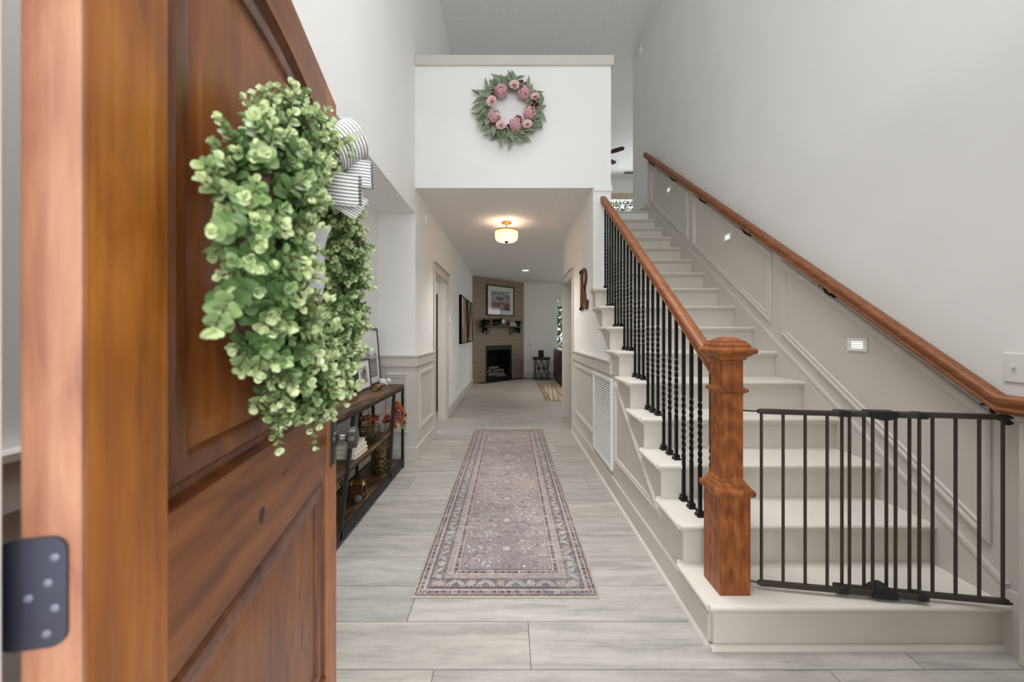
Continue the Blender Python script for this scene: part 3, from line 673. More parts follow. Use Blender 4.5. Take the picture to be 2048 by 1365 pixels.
# ------------------------------------------------------------------ green wreath on the door
SCW, ZCW, RW = 0.440, 1.415, 0.24
wc = D2W(SCW, 0.085, ZCW)
wr = thing('door_wreath', 'full green eucalyptus wreath with striped bow on the open wooden door', 'wreath', tuple(D2W(SCW, 0.03, ZCW)))
MB().tube([D2W(SCW+RW*math.cos(a), 0.05, ZCW+RW*math.sin(a)) for a in [2*PI*k/40 for k in range(40)]], 0.032, 8, closed=True).build('twig_ring', M_TWIG, wr)
leaves = []   # (base, dir, normal, L, W, tone)
rnd = random.Random(11)
stems = MB()
def sprig(p, d, n_pairs, size, tone0=0.0, sp=0.011):
    d = Vector(d).normalized(); a = d.orthogonal().normalized(); ph = rnd.random()*PI
    q = p.copy(); pts = [p.copy()]
    for k in range(n_pairs):
        t = k/max(1, n_pairs-1); q = q+d*sp; d = (d+Vector((0, 0, -0.035))).normalized()
        ph += PI/2+rnd.uniform(-.3, .3); a = d.orthogonal().normalized(); b = d.cross(a)
        side = a*math.cos(ph)+b*math.sin(ph)
        for s_ in (1, -1):
            dr = (side*s_+d*(0.35+0.9*t)+Vector((rnd.uniform(-.2, .2), rnd.uniform(-.2, .2), rnd.uniform(-.2, .2)))).normalized()
            sz = size*(1.08-0.5*t)*rnd.uniform(.85, 1.15)
            leaves.append((q.copy(), dr, d+side*s_*-0.3, sz, sz*rnd.uniform(.85, 1.0), tone0+t))
        pts.append(q.copy())
    for s_ in range(2):
        dr = (d+Vector((rnd.uniform(-.5, .5), rnd.uniform(-.5, .5), rnd.uniform(-.5, .5)))).normalized()
        leaves.append((q.copy(), dr, Vector((rnd.uniform(-1, 1), rnd.uniform(-1, 1), rnd.uniform(-1, 1))), size*.6, size*.5, tone0+1.1))
    stems.tube([pts[0], pts[len(pts)//2], pts[-1]], 0.0012, 4)
BOW = [Vector(px2w(688, 300, 0.84)), Vector(px2w(690, 372, 0.83)), Vector(px2w(715, 350, 0.86)), Vector(px2w(660, 340, 0.84))]
for k in range(900):
    a = 2*PI*(k+rnd.random())/900; b = rnd.uniform(-1.9, 1.9)          # b: round the tube, 0 faces out of the door
    rad = UP*math.sin(a)+DS*math.cos(a); out = DN*math.cos(b)+rad*math.sin(b)
    c0 = D2W(SCW+RW*math.cos(a), 0.055, ZCW+RW*math.sin(a))
    tang = DS*(-math.sin(a))+UP*math.cos(a)
    p = c0+out*rnd.uniform(.012, .042)
    d = out*1.0+tang*rnd.uniform(-.45, .45)+UP*rnd.uniform(-.5, .35)+rad*0.1
    if min((p+d.normalized()*.035-b_).length for b_ in BOW) < 0.056: continue
    sprig(p, d, rnd.choice((4, 5, 5, 6)), rnd.uniform(.0165, .0225), rnd.uniform(-.35, .2), .0095)
for (a, ln, sz) in ((PI*1.08, 9, .026), (PI*0.62, 3, .02), (PI*1.32, 6, .02), (PI*1.0, 7, .02), (-0.1, 6, .016), (0.12*PI, 6, .014), (PI*1.5, 6, .018)):
    rad = UP*math.sin(a)+DS*math.cos(a); p = D2W(SCW+RW*math.cos(a), 0.055, ZCW+RW*math.sin(a))+rad*0.05
    sprig(p, rad*1.2+DN*0.25-UP*0.15, ln, sz, -.1, 0.014)
stems.build('stems', M_TWIG, wr, kind='stuff')
camv = Vector((0, 0, CAMZ))
def lscore(l):
    p = l[0]+l[1]*l[3]*0.5; out = (p-wc).dot(DN)
    return l[3]/(p-camv).length*(1.0 if out > 0.005 else 0.25)*(1+0.6*l[5])
order = sorted(range(len(leaves)), key=lambda i: -lscore(leaves[i])); single = set(order[:300])
LM = (M_LF_D, M_LF_M, M_LF_L)
def tone_i(t): return 0 if t < 0.25 else (1 if t < 0.8 else 2)
unit = []
for m in LM:
    mb = MB().leaf((0, 0, 0), (1, 0, 0), (0, 0, 1), 1, 1, 0.28, True, 0.12); me = mb.build('leaf_proto', m); unit.append(me.data); bpy.data.objects.remove(me)
rest = MB()
for i, (p, d, n, L, Wd, t) in enumerate(leaves):
    ti = tone_i(t)
    if i in single:
        d = d.normalized(); n = (n-d*n.dot(d)); n = n.normalized() if n.length > 1e-4 else d.orthogonal().normalized(); y_ = n.cross(d)
        o = bpy.data.objects.new('leaf', unit[ti]); COL.objects.link(o); o.parent = wr
        q = p-WLOC[wr.name]
        o.matrix_basis = Matrix(((d.x*L, y_.x*Wd, n.x*L, q.x), (d.y*L, y_.y*Wd, n.y*L, q.y), (d.z*L, y_.z*Wd, n.z*L, q.z), (0, 0, 0, 1)))
    else:
        rest.cur = ti; rest.leaf(p, d, n, L, Wd, 0.28, True, 0.12)
rest.build('foliage', LM, wr, kind='stuff', smooth=60)
# striped bow
def ribbon(path, wdir, w, name='ribbon_loop', ncol=27):
    mb = MB(); path = [Vector(p) for p in path]
    for j in range(ncol):
        mb.cur = 1 if j % 3 == 1 else 0
        rows = []
        for i, p in enumerate(path):
            wd = wdir[i] if isinstance(wdir, list) else wdir; wd = Vector(wd).normalized()
            rows.append([p+wd*w*(j/ncol-.5), p+wd*w*((j+1)/ncol-.5)])
        mb.loft(rows, False, False)
    return mb.build(name, (M_RIBW, M_RIBB), wr, smooth=60)
def vw(px, py, Y): return Vector(px2w(px, py, Y))
def loop(c, axis, r1, r2, w, a0=0.0, span=1.75*PI, u=None, n=26):
    ax = Vector(axis).normalized(); e1 = Vector(u) if u else ax.orthogonal(); e1 = (e1-ax*e1.dot(ax)).normalized(); e2 = ax.cross(e1)
    return ribbon([c+e1*r1*math.cos(a0+span*k/n)+e2*r2*math.sin(a0+span*k/n) for k in range(n+1)], ax, w)
loop(vw(684, 292, 0.80), (-.62, -.42, -.62), 0.054, 0.042, 0.068, 0, 2*PI*0.95, (.6, 0, .4))
loop(vw(684, 378, 0.78), (.12, -.34, .93), 0.040, 0.030, 0.062, 0, 2*PI*0.95, (1, 0, 0))
loop(vw(716, 350, 0.84), (.05, -.25, .97), 0.034, 0.026, 0.056, 0, 2*PI*0.95, (1, 0, 0))
ribbon([vw(672, 384, 0.80), vw(688, 398, 0.79), vw(706, 410, 0.80), vw(724, 420, 0.82)], (vw(740, 398, .82)-vw(712, 440, .80)), 0.056, 'ribbon_tail')
ribbon([vw(648, 452, 0.83), vw(638, 472, 0.81), vw(631, 500, 0.80), vw(633, 535, 0.80), vw(632, 570, 0.795), vw(625, 602, 0.785)], Vector((.75, .65, .05)), 0.034, 'ribbon_tail')
MB().ball(vw(672, 348, 0.81), 0.016, 10, 6).build('bow_knot', M_RIBW, wr)

# ------------------------------------------------------------------ runner rug
RX0, RX1, RY0, RY1 = -0.477, 0.434, 1.783, 4.905
rug = thing('runner_rug', 'long faded mauve and grey patterned runner rug down the hall floor', 'rug', ((RX0+RX1)/2, RY0, 0))
RWd, RLn = RX1-RX0, RY1-RY0
CRM, MAU, DRK, SLT, TAN, LGT = (232, 224, 218), (188, 172, 168), (122, 108, 108), (146, 146, 148), (204, 180, 156), (208, 198, 192)
def rug_paint(uu, vv):
    x = uu*RWd; y = vv*RLn; ny, nx = x.shape
    d = np.minimum(np.minimum(x, RWd-x), np.minimum(y, RLn-y))
    side = np.minimum(x, RWd-x) <= np.minimum(y, RLn-y)
    s = np.where(side, y, x)-np.where(side, RLn/2, RWd/2)
    img = np.zeros(x.shape+(3,))+np.array(MAU)
    # field
    fld = d > 0.205
    hue = fbm(x*2.5+3, y*4.5, 5, 3); img = np.where(fld[..., None], lerp3((190, 174, 170), (168, 156, 155), np.clip((hue-.35)*3, 0, 1)), img)
    streak = fbm(x*9, y*60, 9, 3); tanm = np.clip((fbm(x*3, y*3, 21, 3)-.55)*4, 0, 1)
    img = np.where(fld[..., None], lerp3((0, 0, 0), TAN, tanm*.35)+img*(1-tanm*.35)[..., None], img)
    # main border ground
    mbd = (d > 0.060) & (d <= 0.135); gcol = lerp3((128, 116, 116), (146, 144, 148), np.clip(fbm(x*6, y*6, 31, 3)*1.6-.4, 0, 1)); img = np.where(mbd[..., None], gcol, img)
    def stamp(cx, cy, r, n, c_in, c_out, ph=0.0, sq=1.0, al=1.0):
        j0, j1 = int((cx-r*1.3)/RWd*(nx-1)), int((cx+r*1.3)/RWd*(nx-1))+2; i0, i1 = int((cy-r*1.3)/RLn*(ny-1)), int((cy+r*1.3)/RLn*(ny-1))+2
        j0, i0 = max(0, j0), max(0, i0)
        if j1 <= j0 or i1 <= i0: return
        X = x[i0:i1, j0:j1]-cx; Y = (y[i0:i1, j0:j1]-cy)*sq; rr_ = np.hypot(X, Y)/r; th = np.arctan2(Y, X)
        edge = 0.78+0.22*np.cos(n*th+ph); m = (rr_ < edge); sub = img[i0:i1, j0:j1]
        ring = (rr_ < edge) & (rr_ > edge*0.80); core = rr_ < 0.22; mid = (rr_ > 0.34) & (rr_ < 0.44)
        for mk, c_ in ((m, c_out), (ring, DRK), (mid, c_in), (core, c_in)):
            sub[mk] = sub[mk]*(1-al)+np.array(c_)*al
    def leafs(cx, cy, L, ang, c_, al=0.9, w=0.32):
        r = L
        j0, j1 = max(0, int((cx-r)/RWd*(nx-1))), int((cx+r)/RWd*(nx-1))+2; i0, i1 = max(0, int((cy-r)/RLn*(ny-1))), int((cy+r)/RLn*(ny-1))+2
        X = x[i0:i1, j0:j1]-cx; Y = y[i0:i1, j0:j1]-cy; a_ = X*math.cos(ang)+Y*math.sin(ang); b_ = -X*math.sin(ang)+Y*math.cos(ang)
        m = np.abs(b_) < w*(L/2)*(1-(a_/(L/2))**2); m &= (np.abs(b_) > 0.0016) | (np.sin(a_*900) > -.2)
        sub = img[i0:i1, j0:j1]; sub[m] = sub[m]*(1-al)+np.array(c_)*al
    R_ = random.Random(5)
    # border vine flowers
    def border(cx, cy, vertical, k):
        c_ = CRM if k % 2 else (198, 176, 168)
        if k % 3 == 0: stamp(cx, cy, 0.034, 7, TAN, c_, 0.4, al=.85)
        else:
            sgn = 1 if k % 3 == 1 else -1; an = (PI/2 if vertical else 0)+sgn*0.75
            leafs(cx, cy, 0.075, an, (208, 206, 200), .85); leafs(cx+(0.018 if not vertical else .02*sgn), cy+(0.018 if vertical else .02*sgn), 0.04, an+1.3, TAN, .7)
            stamp(cx-(0.02 if vertical else 0), cy-(0 if vertical else 0.02), 0.013, 5, CRM, (188, 150, 132), al=.7)
    nb = 56
    for k in range(nb):
        yy = 0.0975+(RLn-0.195)*k/(nb-1); border(0.0975, yy, True, k); border(RWd-0.0975, yy, True, k)
    for k in range(14):
        xx = 0.0975+(RWd-0.195)*(k+0.5)/14; border(xx, 0.0975, False, k); border(xx, RLn-0.0975, False, k)
    # field: mirrored lattice of rosettes, palmettes and leaves
    cx0 = RWd/2; step = 0.165; nrow = int((RLn-0.42)/step)
    for i in range(nrow+1):
        yy = 0.235+(RLn-0.47)*i/nrow
        stamp(cx0, yy, 0.042 if i % 2 else 0.030, 8, CRM if i % 2 else TAN, (218, 202, 198) if i % 2 else (156, 136, 134), al=.8)
        for m_ in (1, -1):
            for q, (dx, r_, n_, c_) in enumerate(((0.10, .022, 5, LGT), (0.155, .034, 6, (224, 212, 206)), (0.215, .02, 5, (150, 128, 126)))):
                yy2 = yy+(step/2 if (i+q) % 2 else 0)
                if 0.225 < yy2 < RLn-.225 and dx < RWd/2-.215: stamp(cx0+m_*dx, yy2, r_, n_, CRM if q != 1 else DRK, c_, i, al=.7)
            for q in range(16):
                lx = R_.uniform(0.04, RWd/2-.225); ly = yy+R_.uniform(-.08, .08)
                if 0.23 < ly < RLn-.23:
                    an = R_.uniform(0, PI); leafs(cx0+m_*lx, ly, R_.uniform(.025, .05), an if m_ > 0 else PI-an, R_.choice((CRM, DRK, CRM, LGT, TAN, DRK, SLT)), .7)
    # guard stripes
    for d0, d1 in ((0.016, 0.050), (0.166, 0.203)):
        g = (d > d0) & (d <= d1); u = (d-d0)/(d1-d0)
        zig = np.abs(((s/0.022) % 1.0)-.5)*2; dia = (np.abs(u-.5)*2+np.abs(((s/0.036) % 1.0)-.5)*2) < 0.62
        col = lerp3((172, 150, 146), (150, 132, 132), vnoise(x*30, y*30, 3)); img = np.where(g[..., None], col, img)
        img[g & dia] = (104, 86, 88)
        edge = g & ((u < .16+.08*zig) | (u > .84-.08*zig)); img[edge] = (206, 196, 190)
        rosc = np.hypot(u-.5, (((s/0.17) % 1.0)-.5)*0.17/(d1-d0)); img[g & (rosc < .42)] = (214, 208, 202); img[g & (rosc < .28)] = (120, 104, 104); img[g & (rosc < .13)] = (214, 206, 200)
    img[(d > 0.052) & (d <= 0.059)] = (176, 160, 158); img[(d > 0.0585) & (d <= 0.063)] = (82, 76, 82); img[(d > 0.010) & (d <= 0.016)] = (88, 78, 80)
    img[d <= 0.010] = (184, 172, 158); img[(d > 0.203) & (d < 0.209)] = (110, 98, 100)
    # wear: pale horizontal abrasion and mottling
    wear = np.clip((streak-.40)*2.6, 0, 1)*np.clip(fbm(x*4, y*3, 77, 3)*2-.45, 0, 1)
    img = img*(1-(wear*.55)[..., None])+np.array((224, 216, 210))*(wear*.55)[..., None]
    sp = vnoise(x*130, y*130, 55); img = img*(1+((sp-.5)*.26))[..., None]
    img = img*(0.76+0.18*fbm(x*1.5, y*1.2, 66, 3))[..., None]
    return img
bx('rug_backing', M_BIND, RX0, RX1, RY0, RY1, 0.0005, 0.0065, rug, 0.002)
paint_grid('rug_face', M_RUG, rug, (RX0+.004, RY0+.004, 0.0072), (RWd-.008, 0, 0), (0, RLn-.008, 0), 240, 800, rug_paint)
# living-room rug
rug2 = thing('area_rug', 'beige and brown patterned area rug on the far living room floor', 'rug', (1.7, 6.93, 0))
bx('rug_backing', M_BIND, 0.676, 2.9, 6.93, 9.5, 0.0005, 0.0065, rug2, 0.002)
def rug2p(u, v):
    x = u*2.2; y = v*2.55; d = np.minimum(np.minimum(x, 2.2-x), np.minimum(y, 2.55-y)); s = x+y
    img = np.zeros(u.shape+(3,))+np.array((150, 132, 112)); m = (np.sin(x*28)*np.sin(y*28)+np.sin(s*17)*.5) > .25; img[m] = (196, 182, 160)
    b = (d > .08) & (d < .34); img[b] = (188, 172, 150); img[b & (np.sin((x-y)*36)*np.sin(s*30) > .2)] = (128, 106, 86)
    img[(d > .06) & (d < .09)] = (108, 90, 74); img[(d > .34) & (d < .37)] = (108, 90, 74); img[d < .03] = (120, 100, 82)
    return img*(.9+.2*vnoise(x*60, y*60, 4))[..., None]
paint_grid('rug_face', M_RUG, rug2, (0.68, 6.935, 0.0072), (2.215, 0, 0), (0, 2.56, 0), 150, 170, rug2p)

# ------------------------------------------------------------------ console table in the niche
con = thing('console_table', 'long console table of rustic brown boards on slanted black metal legs', 'table', (-1.16, 2.65, 0))
CX0, CX1, CY0, CY1 = -1.315, -1.012, 1.72, 3.535
bx('table_top', M_CONS, CX0, CX1, CY0, CY1, 0.765, 0.793, con, 0.003)
bx('shelf', M_CONS, CX0+.01, CX1-.012, 2.05, 3.19, 0.405, 0.428, con, 0.003)
bx('shelf', M_CONS, CX0+.02, CX1-.022, CY0+.02, CY1-.02, 0.062, 0.085, con, 0.003)
mb = MB()
for x in (CX0, CX1-.022): mb.box(x, x+.022, CY0, CY1, 0.742, 0.765).box(x, x+.022, CY0, CY1, 0.03, 0.085)
for y in (CY0, CY1-.022): mb.box(CX0, CX1, y, y+.022, 0.742, 0.765).box(CX0, CX1, y, y+.022, 0.03, 0.062)
for x in (CX0+.012, CX1-.022): mb.box(x, x+.012, 2.05, 3.19, 0.392, 0.405)
mb.build('frame', M_BLKM, con, smooth=0)
for x in (CX0+.011, CX1-.011):
    for y in (CY0+.011, CY1-.011): bx('leg', M_BLKM, x-.011, x+.011, y-.011, y+.011, 0.0, 0.745, con)
    for yt, yb_ in ((2.427, 2.215), (3.264, 3.134)):
        def R4(y, z): return [(x-.011, y-.012, z), (x+.011, y-.012, z), (x+.011, y+.012, z), (x-.011, y+.012, z)]
        MB().loft([R4(yb_, 0.04), R4(yt, 0.75)]).build('brace', M_BLKM, con, smooth=0)
def frame_pic(name, label, cat, yc, w, h, xb, xt, z0, fmat, fw, matw, fn, nx=50, ny=60, group=None):
    """a frame leaning on the niche wall: bottom edge at x=xb, top edge at x=xt"""
    t = thing(name, label, cat, (xb, yc, z0), 0, group)
    u = Vector((0, 1, 0)); v = Vector((xt-xb, 0, math.sqrt(h*h-(xt-xb)**2))).normalized(); n = u.cross(v)
    n = n if n.x > 0 else -n; o = Vector((xb, yc-w/2, z0))
    P = lambda a, b, c: o+u*a+v*b+n*c
    def slab(a0, a1, b0, b1, c0, c1): return [[P(a0, b0, c0), P(a1, b0, c0), P(a1, b1, c0), P(a0, b1, c0)], [P(a0, b0, c1), P(a1, b0, c1), P(a1, b1, c1), P(a0, b1, c1)]]
    mb = MB()
    for q in ((0, w, 0, fw), (0, w, h-fw, h), (0, fw, fw, h-fw), (w-fw, w, fw, h-fw)): mb.loft(slab(*q, -.012, .008))
    mb.build('frame', fmat, t, smooth=0)
    MB().loft(slab(fw*.8, w-fw*.8, fw*.8, h-fw*.8, -.010, .001)).build('mat_board', M_PAPER, t, smooth=0)
    m0 = fw+matw; paint_grid('print', M_PRINT, t, P(m0, m0, .0022), u*(w-2*m0), v*(h-2*m0), nx, ny, fn)
    return t
def pic_lake(u, v):
    sky = 205+30*v; img = np.repeat(sky[..., None], 3, -1)
    skyl = 0.38+0.28*fbm(u*7, u*0+2, 3, 4)+0.10*(vnoise(u*40, u*0, 8)); tr_ = (v < skyl) & (v > 0.33)
    g = 96+80*(v-.33)+50*vnoise(u*45, v*22, 5); img[tr_] = np.repeat(g[..., None], 3, -1)[tr_]
    wt = v <= 0.33; g2 = 110+40*vnoise(u*6, v*60, 6)+40*v; img[wt] = np.repeat(g2[..., None], 3, -1)[wt]; return img
def pic_tree(u, v):
    img = np.zeros(u.shape+(3,))+200; n = fbm(u*9, v*12, 12, 4); w_ = .38*(1-np.abs(v-.5))
    m = (np.abs(u-.5) < w_) & (n > .42); img[m] = 60; img[(v < .2)] = (130+60*n[..., None]*np.ones(3))[v < .2]; return img
frame_pic('picture_frame', 'large charcoal framed black and white lake picture leaning on the niche wall', 'picture', 3.385, 0.55, 0.535, -1.278, -1.318, 0.7935, M_FRAMEG, 0.02, 0.055, pic_lake)
frame_pic('picture_frame', 'small charcoal framed black and white picture leaning before the large lake picture', 'picture', 3.165, 0.28, 0.268, -1.240, -1.262, 0.7935, M_FRAMEG, 0.016, 0.045, pic_tree, 30, 40)
# spyglass
spy = thing('spyglass', 'small brass spyglass lying on the console table top', 'spyglass', (-1.16, 3.25, 0.794))
a, b = Vector((-1.135, 3.12, 0.818)), Vector((-1.178, 3.40, 0.808)); d = (b-a).normalized(); L = (b-a).length
MB().lathe([(0.020, 0.004), (0.023, 0), (0.0245, 0.004), (0.0245, 0.02), (0.022, 0.024), (0.021, 0.11), (0.022, 0.115), (0.018, 0.12), (0.017, 0.2), (0.018, 0.204), (0.0135, 0.208), (0.013, L), (0.001, L)], a, 18, d).build('barrel', M_BRASS, spy, smooth=35)
MB().lathe([(0.0195, 0.006), (0.010, 0.0045), (0.001, 0.004)], a, 18, d).build('lens', plain('dark_lens', S(22, 24, 28), 0.08), spy)
# coral
cor = MB(); rc = random.Random(4)
def branch(p, d, r, n):
    q = p+d*rc.uniform(.018, .028); cor.tube([p, (p+q)/2+Vector((rc.uniform(-.003, .003),)*3), q], [r, r*.9, r*.8], 6)
    if n: 
        for _ in range(2): branch(q, (d+Vector((rc.uniform(-.9, .9), rc.uniform(-.9, .9), rc.uniform(-.3, .7)))).normalized(), r*.8, n-1)
    else: cor.ball(q, r*1.2, 6, 4)
for _ in range(8): branch(Vector((-1.175+rc.uniform(-.025, .025), 3.485+rc.uniform(-.02, .02), 0.800)), Vector((rc.uniform(-.8, .8), rc.uniform(-.8, .8), .7)).normalized(), 0.014, 1)
tag(cor.build('coral', plain('white_coral', (0.82, 0.80, 0.76), 0.8, 0, 0.05, 60), origin=(-1.175, 3.485, 0.794)), 'white branching coral piece at the end of the console top', 'coral')
# books
for k, (dx, dy, w) in enumerate(((0, 0, .0), (.004, .004, .008), (-.003, .006, .012))):
    z = 0.4285+k*0.031; lab = ('white bound book lowest in the stack on the middle console shelf', 'white bound book between two others on the middle console shelf', 'white bound book topmost in the stack on the middle console shelf')[k]
    b_ = thing('book', lab, 'book', (-1.15+dx, 2.60+dy, z), 0, 'white books on the console shelf')
    x0, x1, y0, y1 = -1.275+dx, -1.04+dx-w, 2.49+dy, 2.71+dy-w
    MB().box(x0, x1, y0, y1, z, z+.003).box(x0, x1, y0, y1, z+.027, z+.030).box(x0, x0+.003, y0, y1, z, z+.03).build('cover', plain('book_cover', S(206, 198, 186), 0.6, 0, .03), b_, smooth=0)
    bx('pages', plain('book_pages', S(226, 218, 202), 0.8, 0, .05, 80), x0+.003, x1-.004, y0+.004, y1-.004, z+.003, z+.027, b_)
# flower builders
def flower(mb, c, nrm, r, layers=3, petals=8, cup=0.5, wd=0.55):
    nrm = Vector(nrm).normalized(); a = nrm.orthogonal().normalized(); b = nrm.cross(a); c = Vector(c)
    for L in range(layers):
        t = (L+1)/layers; rr_ = r*(0.30+0.70*t); tilt = cup*(1.25-t)
        for k in range(petals if L else max(4, petals-2)):
            ph = 2*PI*(k+.5*(L % 2))/petals+random.uniform(-.12, .12); e = a*math.cos(ph)+b*math.sin(ph)
            mb.leaf(c+e*r*0.04*t+nrm*(r*.18*(1-t)), e*math.cos(tilt*1.2)+nrm*math.sin(tilt*1.2), nrm-e*.25, rr_, rr_*wd*1.5, .35)
    mb.ball(c+nrm*r*.08, r*.12, 6, 4); return mb
def sprigs(mb, c, d, L, n, lw, seedrad=0):
    d = Vector(d).normalized(); q = Vector(c)
    for k in range(n):
        q = q+d*(L/n); e = d.orthogonal().normalized(); f_ = d.cross(e); ph = random.random()*2*PI; sd = e*math.cos(ph)+f_*math.sin(ph)
        mb.leaf(q, sd+d*.8, sd.cross(d), lw*2.2, lw, .2, False)
# wire ball with autumn leaves
ball = thing('wire_basket', 'round twig and wire basket with autumn flowers on the middle console shelf', 'basket', (-1.11, 2.93, 0.4285))
c = Vector((-1.11, 2.93, 0.4285+.085))
bm = bmesh.new(); bmesh.ops.create_icosphere(bm, subdivisions=2, radius=0.085); mb = MB()
for e in bm.edges:
    p, q = e.verts[0].co, e.verts[1].co
    if p.z < .055 and q.z < .055: mb.tube([c+p, c+q], 0.0018, 4)
bm.free(); mb.build('wire_frame', M_BLKM, ball)
mb = MB()
for _ in range(110):
    p = Vector((random.gauss(0, 1), random.gauss(0, 1), random.gauss(0, 1))).normalized()*random.uniform(.03, .078); q = Vector((random.gauss(0, 1), random.gauss(0, 1), random.gauss(0, 1))).normalized()*.076
    mb.tube([c+p, c+q], 0.0014, 3)
mb.build('twigs', M_STRAW, ball, kind='stuff')
for k in range(11):
    a = k*0.95; p = c+Vector((.05*math.cos(a), .05*math.sin(a), .085+.015*(k % 2)))
    flower(MB(), p, (math.cos(a)*.6+.3, math.sin(a)*.6-.3, 1), random.uniform(.018, .027), 3, 8).build('flower', (M_ORNG, M_BURG, M_ORNG)[k % 3], ball)
mb = MB()
for _ in range(26):
    a = random.random()*6.28; sprigs(mb, c+Vector((.03*math.cos(a), .03*math.sin(a), .06)), (math.cos(a)*.7, math.sin(a)*.7, .7), random.uniform(.05, .11), 5, .007)
mb.build('dried_grass', M_STRAW, ball, kind='stuff')
# vase with bouquet
vase = thing('flower_vase', 'tall aged brass vase of autumn flowers standing on the bottom console shelf', 'vase', (-1.115, 3.21, 0.0855))
vm = NT('hammered_brass'); nn = vm.noise(vm.coord(), 55, 3); vm.set(vm.ramp(nn, [(.4, S(48, 42, 30)), (.6, S(116, 100, 66))]), .42, .7); vm.bump(nn, .8, .01)
MB().lathe([(.078, 0), (.08, .01), (.082, .03), (.086, .15), (.088, .26), (.09, .285), (.084, .285), (.08, .26), (.07, .02)], (-1.115, 3.21, 0.0855), 32).build('pot', vm.m, vase, smooth=40)
top = Vector((-1.03, 3.33, 0.52)); mb = MB()
for _ in range(18):
    q = top+Vector((random.uniform(-.07, .07), random.uniform(-.09, .07), random.uniform(-.08, .06)))
    mb.tube([(-1.115+random.uniform(-.03, .03), 3.23+random.uniform(-.03, .03), .3), (-1.09, 3.27, .40), q], .002, 4)
mb.build('stems', M_STRAW, vase, kind='stuff')
FL = [(.03, -.02, .10, .045, M_ORNG), (-.04, -.04, .06, .05, M_CREAM), (.05, .04, .05, .042, M_ORNG), (0, -.06, .0, .04, M_BURG), (.05, -.01, -.02, .042, M_ORNG), (-.02, .03, .08, .04, M_BURG), (.06, .03, -.05, .034, M_BURG), (-.05, -.08, .02, .036, M_ORNG), (.03, -.06, -.06, .03, M_CREAM), (.06, .07, .0, .034, M_CREAM), (-.07, -.02, -.02, .04, M_BURG), (.0, .0, .04, .045, M_BURG)]
FL += [(dx*.9+random.uniform(-.03, .03), dy+random.uniform(-.04, .04), dz+random.uniform(-.05, .04), r*.8, random.choice((M_BURG, M_ORNG, M_BURG, M_STRAW))) for dx, dy, dz, r, m in FL]
for dx, dy, dz, r, m in FL:
    p = top+Vector((dx, dy, dz)); flower(MB(), p, (dx*4+.4, dy*4-.6, dz*3+.4), r*.70, 4, 9).build('flower', m, vase)
for k in range(16):
    a = random.random()*6.28; p = top+Vector((.06*math.cos(a), .08*math.sin(a), random.uniform(-.09, .08)))
    MB().leaf(p, (math.cos(a), math.sin(a), random.uniform(-.6, .6)), (0, 0, 1), .06, .03, .2, False).build('leaf', M_LF_M, vase)
mb = MB()
for k in range(30):
    a = random.random()*6.28; sprigs(mb, top+Vector((.03*math.cos(a), .03*math.sin(a), -.03)), (math.cos(a)+.3, math.sin(a), random.uniform(-1.1, .8)), random.uniform(.08, .13), 6, .006)
mb.build('dried_grass', M_STRAW, vase, kind='stuff')
# cannon model
can = thing('model_cannon', 'toy cannon with brass barrel on wooden carriage on the bottom console shelf', 'model', (-1.12, 2.66, 0.0855))
c = Vector((-1.12, 2.66, 0.0855))
MB().lathe([(.008, -.012), (.012, -.006), (.006, 0), (.026, .006), (.028, .03), (.024, .034), (.025, .09), (.022, .094), (.021, .15), (.024, .154), (.024, .168), (.016, .17), (.012, .16), (.001, .15)], c+Vector((-.09, -.01, .118)), 18, (1, -.1, .06)).build('barrel', M_BRASS, can, smooth=35)
for dy in (-.042, .028): MB().prism([(-.09, .03), (.075, .03), (.075, .11), (.05, .122), (.0, .11), (-.05, .085), (-.09, .06)], dy, dy+.014, 1, Matrix.Translation(c)).build('carriage_side', M_DARKW, can, smooth=0)
MB().box(-.09, .075, -.028, .028, .03, .05, 0, Matrix.Translation(c)).build('carriage_bed', M_DARKW, can, smooth=0)
for dx in (-.06, .05):
    for dy in (-.058, .046): MB().lathe([(.001, 0), (.012, 0), (.024, .002), (.026, .004), (.026, .011), (.001, .012)], c+Vector((dx, dy, .026)), 16, (0, 1, 0)).build('wheel', plain('wheel_grey', S(110, 108, 112), .5, .3), can, smooth=35)

# ------------------------------------------------------------------ wall fittings
vent = thing('return_vent', 'white louvred return air grille on the wall under the stairs', 'vent', (XS, 3.27, 0.55))
mb = MB(); y0, y1, z0, z1 = 2.955, 3.595, 0.18, 0.915; fw = .028; xf = XS-.022
mb.box(xf+.0005, XS, y0+.0005, y0+fw, z0+fw, z1-fw).box(xf+.0005, XS, y1-fw, y1-.0005, z0+fw, z1-fw).box(xf, XS, y0, y1, z0, z0+fw, .003).box(xf, XS, y0, y1, z1-fw, z1, .003)
bx('back_plate', plain('duct_grey', S(84, 80, 76), .8), XS-.003, XS, y0+.01, y1-.01, z0+.01, z1-.01, vent)
mb.build('grille_frame', M_METALW, vent)
nl = 32
for k in range(nl):
    z = z0+fw+(z1-z0-2*fw)*(k+.5)/nl
    o = MB().loft([[(xf+.003, y, z-.0045), (xf+.004, y, z-.006), (XS-.006, y, z+.003), (XS-.007, y, z+.0045)] for y in (y0+.02, y1-.02)]).build('louvre', M_METALW, vent, smooth=0)
